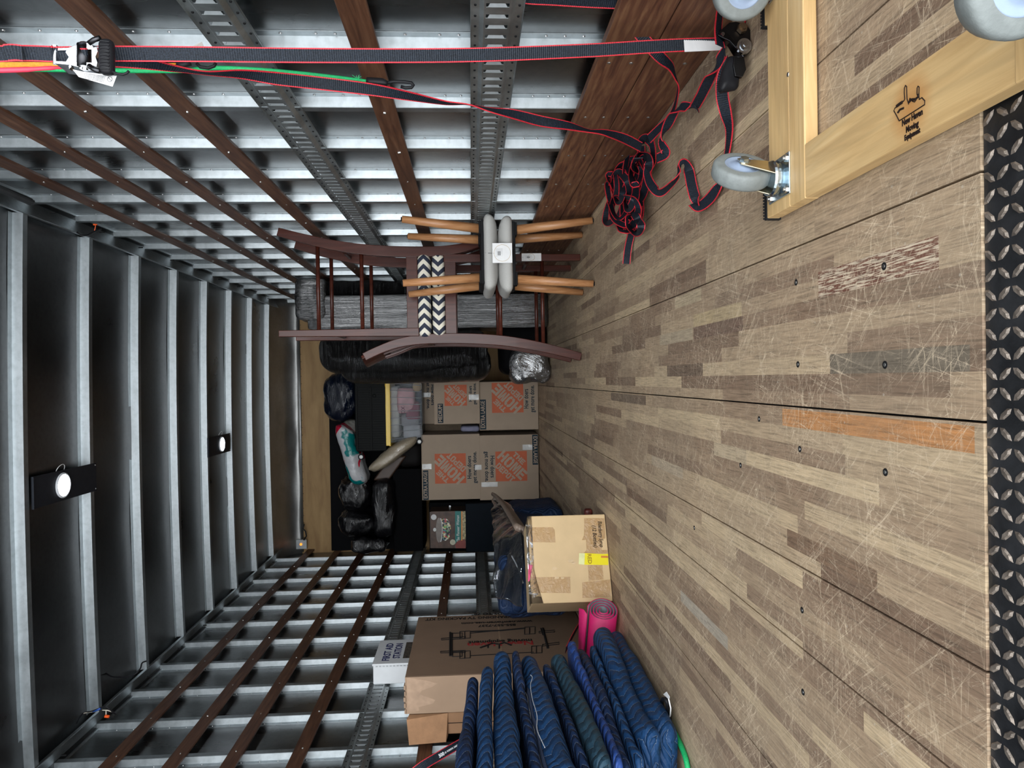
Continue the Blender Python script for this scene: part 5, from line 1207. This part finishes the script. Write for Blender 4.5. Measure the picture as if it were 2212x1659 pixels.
fpoly('yellow_label', [cc(*q) for q in ((1280,857),(1500,868),(1568,866),(1570,1000),(1280,994))], flat('yellow_label', (.80,.68,.0), .45, 0, .03), .0018)
fpoly('price_sticker', [cc(*q) for q in ((1222,858),(1290,860),(1284,996),(1216,990))], flat('pale_sticker', (.72,.72,.36), .5), .0022)
fpoly('red_stripe', [cc(*q) for q in ((1483,890),(1567,890),(1567,914),(1483,912))], flat('label_orange_red', (.6,.20,.03), .5), .0026)
RGT = (u * (1 if u.x > 0 else -1)).normalized()
rt_ = -RGT if False else RGT
text('RED', .026, flat('label_pen', (.35,.20,.0), .6), F(*cc(1345,925), .0027), -RGT, (0,0,-1), cb, 'label_word', .0003, .0004, sx=1.0)
HW = flat('marker_black', (.02,.015,.012), .6)
# handwriting, reading towards the left side of the truck with letter tops to the floor
text('Elderberry Syrup', .026, HW, F(*cc(1478,630), .0014), -RGT, (0,0,-1), cb, 'handwriting', .0003, .0004, fit=.126, shear=.2)
text('(12 Bottles)', .026, HW, F(*cc(1408,655), .0014), -RGT, (0,0,-1), cb, 'handwriting', .0003, .0004, fit=.105, shear=.2)
for (x, y, r_) in ((925,1040,30), (1130,950,34), (1160,975,24), (950,1150,26), (1020,1155,20)):
    pts = [cc(x + r_*math.cos(a)*(1 + .35*math.sin(3*a+x)), y + r_*.8*math.sin(a)*(1+.3*math.cos(2*a))) for a in [2*math.pi*k/14 for k in range(14)]]
    fpoly('torn_spot', pts, BTP2, .0014)
m = MB(); tp = [F(1143,1219,.0) + Vector((0,0,0))]
side_n = u if u.y < 0 else -u
fpoly('pink_sticker', [cc(*q) for q in ((618,990),(668,1000),(628,1190),(612,1200))], flat('pink_label', (.75,.06,.20), .5), .0016)
# clear wrap over the top corner
m = MB(); g = []
for i in range(9):
    q = i/8; p = c2.lerp(c1, q); g.append([p + Vector((0,0,ZB+.006)) + back*.10, p + Vector((0,0,ZB+.010 + .006*math.sin(q*17))) - back*.003, p + Vector((0,0,ZB - .015 - .10*max(0, .35-q))) - back*.004])
m.sheet(g, .0006); m.build('clear_film', CLRF, cb, smooth=True)
# ---- small red and black thing behind it on the floor
p = atZ(1273, 1112, .02)
tag(soft((p.x-.02, p.y, .001), (p.x+.03, p.y+.05, .045), .015, 6).build('tool_grip', flat('red_black_grip', (.12,.02,.015), .4, 0, .9, 60), None, smooth=True), 'small black and red grip on the floor just behind the cream carton', 'grip')
# ---- blanket wrapped furniture under clear film, behind the cream carton
QN = quilt('quilted_navy', (0.006, 0.018, 0.055), (0.014, 0.04, 0.11), (.10,.13,.22), .03, .03, .05)
bwt = thing('blanket_wrapped_table', (-1.25, 4.9, 0), 'low furniture wrapped in navy quilted blanket and clear film behind the cream carton', 'wrapped furniture')
def uvbox(o, ax=(1, 2)):
    ul = o.data.uv_layers.new(name='UVMap')
    for p in o.data.polygons:
        for li in p.loop_indices:
            v = o.data.vertices[o.data.loops[li].vertex_index].co; ul.data[li].uv = (v[ax[0]], v[ax[1]])
    return o
uvbox(soft((-1.36, 4.05, .12), (-.945, 5.55, .480), .06, 20, .02, 4, 21).build('blanket_wrap', QN, bwt, smooth=True))
uvbox(soft((-1.33, 3.98, .10), (-1.00, 4.6, .51), .07, 16, .02, 5, 22).build('blanket_fold', QN, bwt, smooth=True))
uvbox(soft((-1.30, 5.05, .004), (-.93, 5.62, .38), .08, 14, .02, 5, 23, fn=lambda w: Vector((w.x + .12*max(0, .2-w.z), w.y, w.z))).build('blanket_skirt', QN, bwt, smooth=True))
for (x, y) in ((-1.28,4.15),(-1.05,4.15),(-1.28,5.4),(-1.05,5.3)): m = MB(); m.cyl((x,y,.001),(x,y,.2),.025,None,12); m.build('leg', BLKM, bwt)
# crumpled clear film sheet drawn down to the carton
def film(pts_a, pts_b, n=14, amp=.015, seed=0, C=26):
    g = []
    n *= 3
    for i in range(n+1):
        q = i/n; A = smooth_pt(pts_a, q); B_ = smooth_pt(pts_b, q); row = []
        for j in range(C+1):
            w = A.lerp(B_, j/C); row.append(w + Vector((noise.noise(w*6 + Vector((seed,0,0))), noise.noise(w*6 + Vector((0,seed,3))), noise.noise(w*6 + Vector((5,0,seed)))))*amp)
        g.append(row)
    m = MB(); m.sheet(g, .0006); return m
def smooth_pt(P, q):
    k = q*(len(P)-1); i = min(int(k), len(P)-2); return Vector(P[i]).lerp(Vector(P[i+1]), k-i)
film([atY(1062,1072,5.4), atY(1066,1180,4.3), atY(1066,1290,3.95)], [atY(1100,1085,5.2), atY(1128,1150,3.9), atY(1132,1310,3.55)], 20, .02, 4).build('clear_film', CLRF, bwt, smooth=True)
TAU = flat('taupe_gathered_film', (.22,.165,.13), .45, 0, .3, 40)
for k, (ex, ey) in enumerate(((1118,1140),(1124,1143),(1130,1146),(1136,1152),(1140,1160))):
    m = MB(); m.tube([atY(*p) for p in smooth_path([(1064,1066+k*.6,5.35),(1076+k*1.2,1076+k,5.0),(1096+k*3,1104+k*1.5,4.5),(ex,ey,3.95)], 5)], [.010 + .0006*q for q in range(16)], 8); m.build('gathered_film', TAU, bwt, smooth=True)
for pts in (((1098,1140,4.4),(1103,1190,4.1),(1100,1230,4.0),(1094,1262,3.9)), ((1116,1155,4.1),(1112,1190,4.0),(1108,1225,3.9)), ((1105,1200,3.9),(1118,1225,3.8),(1130,1260,3.7))):
    m = MB(); m.tube([atY(*p) for p in smooth_path(pts, 5)], .0045, 6); m.build('film_fold', film_mat('film_gloss', (.35,.37,.40), .6, .08), bwt, smooth=True)
# ---- pink exercise mat, rolled, lying on the floor
PK = flat('magenta_foam', (0.62, 0.012, 0.14), .55, 0, .06, 60, .15); PKG = flat('grey_foam', (0.13, 0.145, 0.16), .6)
mat_ = thing('exercise_mat', (-1.2, 3.2, 0), 'bright pink rolled exercise mat lying between the cream carton and the blankets', 'exercise mat')
ax0 = Vector((-1.035, 3.165, .076)); axd = Vector((-.88, .44, .0)).normalized(); up_ = Vector((0,0,1)); sd = axd.cross(up_).normalized()
def spiral(t0, t1, n, r0, r1, th):
    g = []
    for i in range(n+1):
        q = i/n; a = t0 + (t1-t0)*q; r = r0 + (r1-r0)*q
        wv = 1 + .10*math.cos(a*1.0 + .6)
        c = (sd*math.cos(a)*wv + up_*math.sin(a))*r
        g.append([ax0 + c, ax0 + c + axd*.62])
    m = MB(); m.sheet(g, th); return m
spiral(0.5, 0.5 + 2*math.pi*4.1, 150, .016, .071, .0035).build('outer_foam', PK, mat_, smooth=True)
spiral(0.5, 0.5 + 2*math.pi*4.1, 150, .0125, .0675, .0030).build('inner_foam', PKG, mat_, smooth=True)
g = [[ax0 + (sd*(-.02) + up_*.073), ax0 + (sd*(-.02) + up_*.073) + axd*.35], [ax0 + (sd*.01 + up_*.084) - axd*.0, ax0 + (sd*.01 + up_*.080) + axd*.35], [ax0 + (sd*.02 + up_*.103), ax0 + (sd*.03 + up_*.085) + axd*.35]]
m = MB(); m.sheet(g, .004); m.build('loose_edge', PK, mat_, smooth=True)
# ---- strap over the pile with printed load rating
s3 = thing('tie_down_strap', atY(950, 1632, 2.5), 'black strap with red edges and white 500 lb print beside the blanket pile', 'strap')
ribbon([(860,1700,2.42,1), (905,1660,2.46,1), (950,1632,2.52,1), (1000,1603,2.60,1), (1040,1582,2.68,1)], .030, s3, 'webbing')
pa, pb = atY(905,1660,2.455), atY(1000,1603,2.595); dd = (pb-pa).normalized(); vn = -(pa.lerp(pb,.5) - CAMP).normalized(); upx = vn.cross(dd).normalized()
text('500', .016, WH, pa.lerp(pb, .50) + vn*.004, dd, upx, s3, 'printed_rating', .0003, .0006)
text('LB  WORKING  LOAD LIMIT', .0085, WH, pa.lerp(pb, .76) + vn*.004, dd, upx, s3, 'printed_rating', .0003, .0002, fit=.075)
ribbon([(1222,1404,3.1,.3), (1240,1368,3.4,.35), (1262,1330,3.7,.3)], .03, s3, 'webbing')
# ---- green bungee with white tag on the floor
g4 = thing('bungee_cord', atZ(1450, 1560, 0), 'bright green bungee cord with black hook and white tag on the floor by the blankets', 'bungee cord')
m = MB(); m.tube([atZ(x, y, z) for x, y, z in smooth_path([(1444,1553,.012),(1450,1570,.012),(1462,1592,.010),(1475,1620,.010),(1484,1650,.010),(1488,1690,.010)], 5)], .0085, 10); m.build('cord', GRN, g4, smooth=True)
m = MB(); m.tube([atZ(x, y, z) for x, y, z in smooth_path([(1446,1556,.012),(1444,1535,.02),(1442,1520,.03),(1437,1510,.035),(1431,1512,.03),(1430,1525,.022),(1435,1538,.016)], 4)], [.008]*6 + [.007]*19, 9); m.build('hook', BLK, g4, smooth=True)
m = MB(); m.prism([atZ(1433,1500,.04), atZ(1440,1494,.05), atZ(1447,1505,.045), atZ(1446,1511,.04)], (0,0,.0008)); m.build('paper_tag', PAPER, g4)
m = MB(); m.tube([atZ(x, y, z) for x, y, z in ((1444,1508,.04),(1449,1530,.028),(1448,1545,.022),(1443,1556,.022))], .0022, 7); m.build('tag_tie', PAPER, g4, smooth=True)
# ---- loose cables under the roof rails
def cable(pts, r, label, cl, name='loose_cable', extra=None):
    t = thing(name, atY(*pts[0]), label, 'cable'); m = MB(); m.tube([atY(*p) for p in smooth_path(pts, 5)], r, 7); m.build('cable_sheath', cl, t, smooth=True); return t
cable([(226,1452,4.2),(240,1461,4.15),(258,1463,4.12),(275,1463,4.1),(293,1455,4.1),(303,1444,4.12),(307,1432,4.15),(316,1428,4.2)], .004, 'plain black cable drooping from the left roof edge', BLK)
w1 = cable([(165,1563,3.82),(172,1550,3.8),(182,1540,3.78),(200,1536,3.76),(220,1528,3.75),(232,1528,3.75),(243,1538,3.76),(250,1543,3.78)], .0035, 'black cable with white and blue wires and an orange connector at the left roof edge', BLK, 'wiring_harness')
WW = flat('white_wire', (.65,.6,.5), .5); BWi = flat('blue_tape', (.02,.08,.35), .5); OC = flat('orange_connector', (.8,.10,.01), .35)
m = MB(); m.tube([atY(*p) for p in ((181,1541,3.775),(190,1538.5,3.77),(200,1537,3.765))], .003, 6); m.tube([atY(*p) for p in ((221,1534,3.755),(233,1534.5,3.755),(243,1538,3.76))], .0028, 6); m.tube([atY(*p) for p in ((229,1536,3.755),(229,1542,3.755),(231,1547,3.755))], .0026, 6); m.build('white_wire', WW, w1, smooth=True)
m = MB(); m.tube([atY(*p) for p in ((201,1536.5,3.762),(209,1534,3.755),(217,1530,3.75))], .0055, 8); m.build('blue_tape', BWi, w1, smooth=True)
m = MB(); m.cyl(atY(227,1547,3.75), atY(236,1548,3.75), .008, .007, 10); m.build('connector', OC, w1)
w2 = cable([(167,502,3.78),(176,508,3.83),(188,508,3.88),(200,502,3.91),(218,494,3.95)], .0045, 'black cable stub with orange tip at the right roof edge', BLK)
m = MB(); m.tube([atY(*p) for p in ((204,498,3.87),(206,491,3.87),(206,487,3.87))], .0022, 6); m.cyl(atY(202,485,3.87), atY(210,485,3.87), .005, .003, 8); m.build('connector', OC, w2)
t_ = MB(); t_.tube([atY(-40,391,3.02), atY(0,408,3.08), atY(66,436,3.2)], .016, 12); t_.tube([atY(66,436,3.2), atY(73,438,3.21)], .011, 10)
tag(t_.build('door_track_tube', flat('dark_grey_tube', (.03,.032,.034), .4, .2), None, smooth=False), 'dark tube ending under the right roof rail at the top left corner', 'tube')

# ---- amber marker light and its wire in the far upper left corner
ml = thing('marker_light', atY(650,1176,7.98), 'small amber marker light on a bracket in the far upper corner by the plywood', 'marker light')
m = MB(); a = atY(640,1186,7.96); b_ = atY(662,1166,7.96); m.box((a.x, 7.96, b_.z), (b_.x, 7.99, a.z)); m.build('bracket', GALV, ml)
m = MB(); q = atY(650,1176,7.955); m.cyl(q, q + Vector((0,-.012,0)), .014, .010, 14); m.build('amber_lens', flat('amber_lens', (.8,.25,.03), .3, emit=1.5), ml)
m = MB(); m.tube([atY(x, y, 7.95) for x, y in ((656,1167),(662,1158),(660,1148),(655,1142),(657,1132))], .007, 6); m.build('wire', BLK, ml, smooth=True)
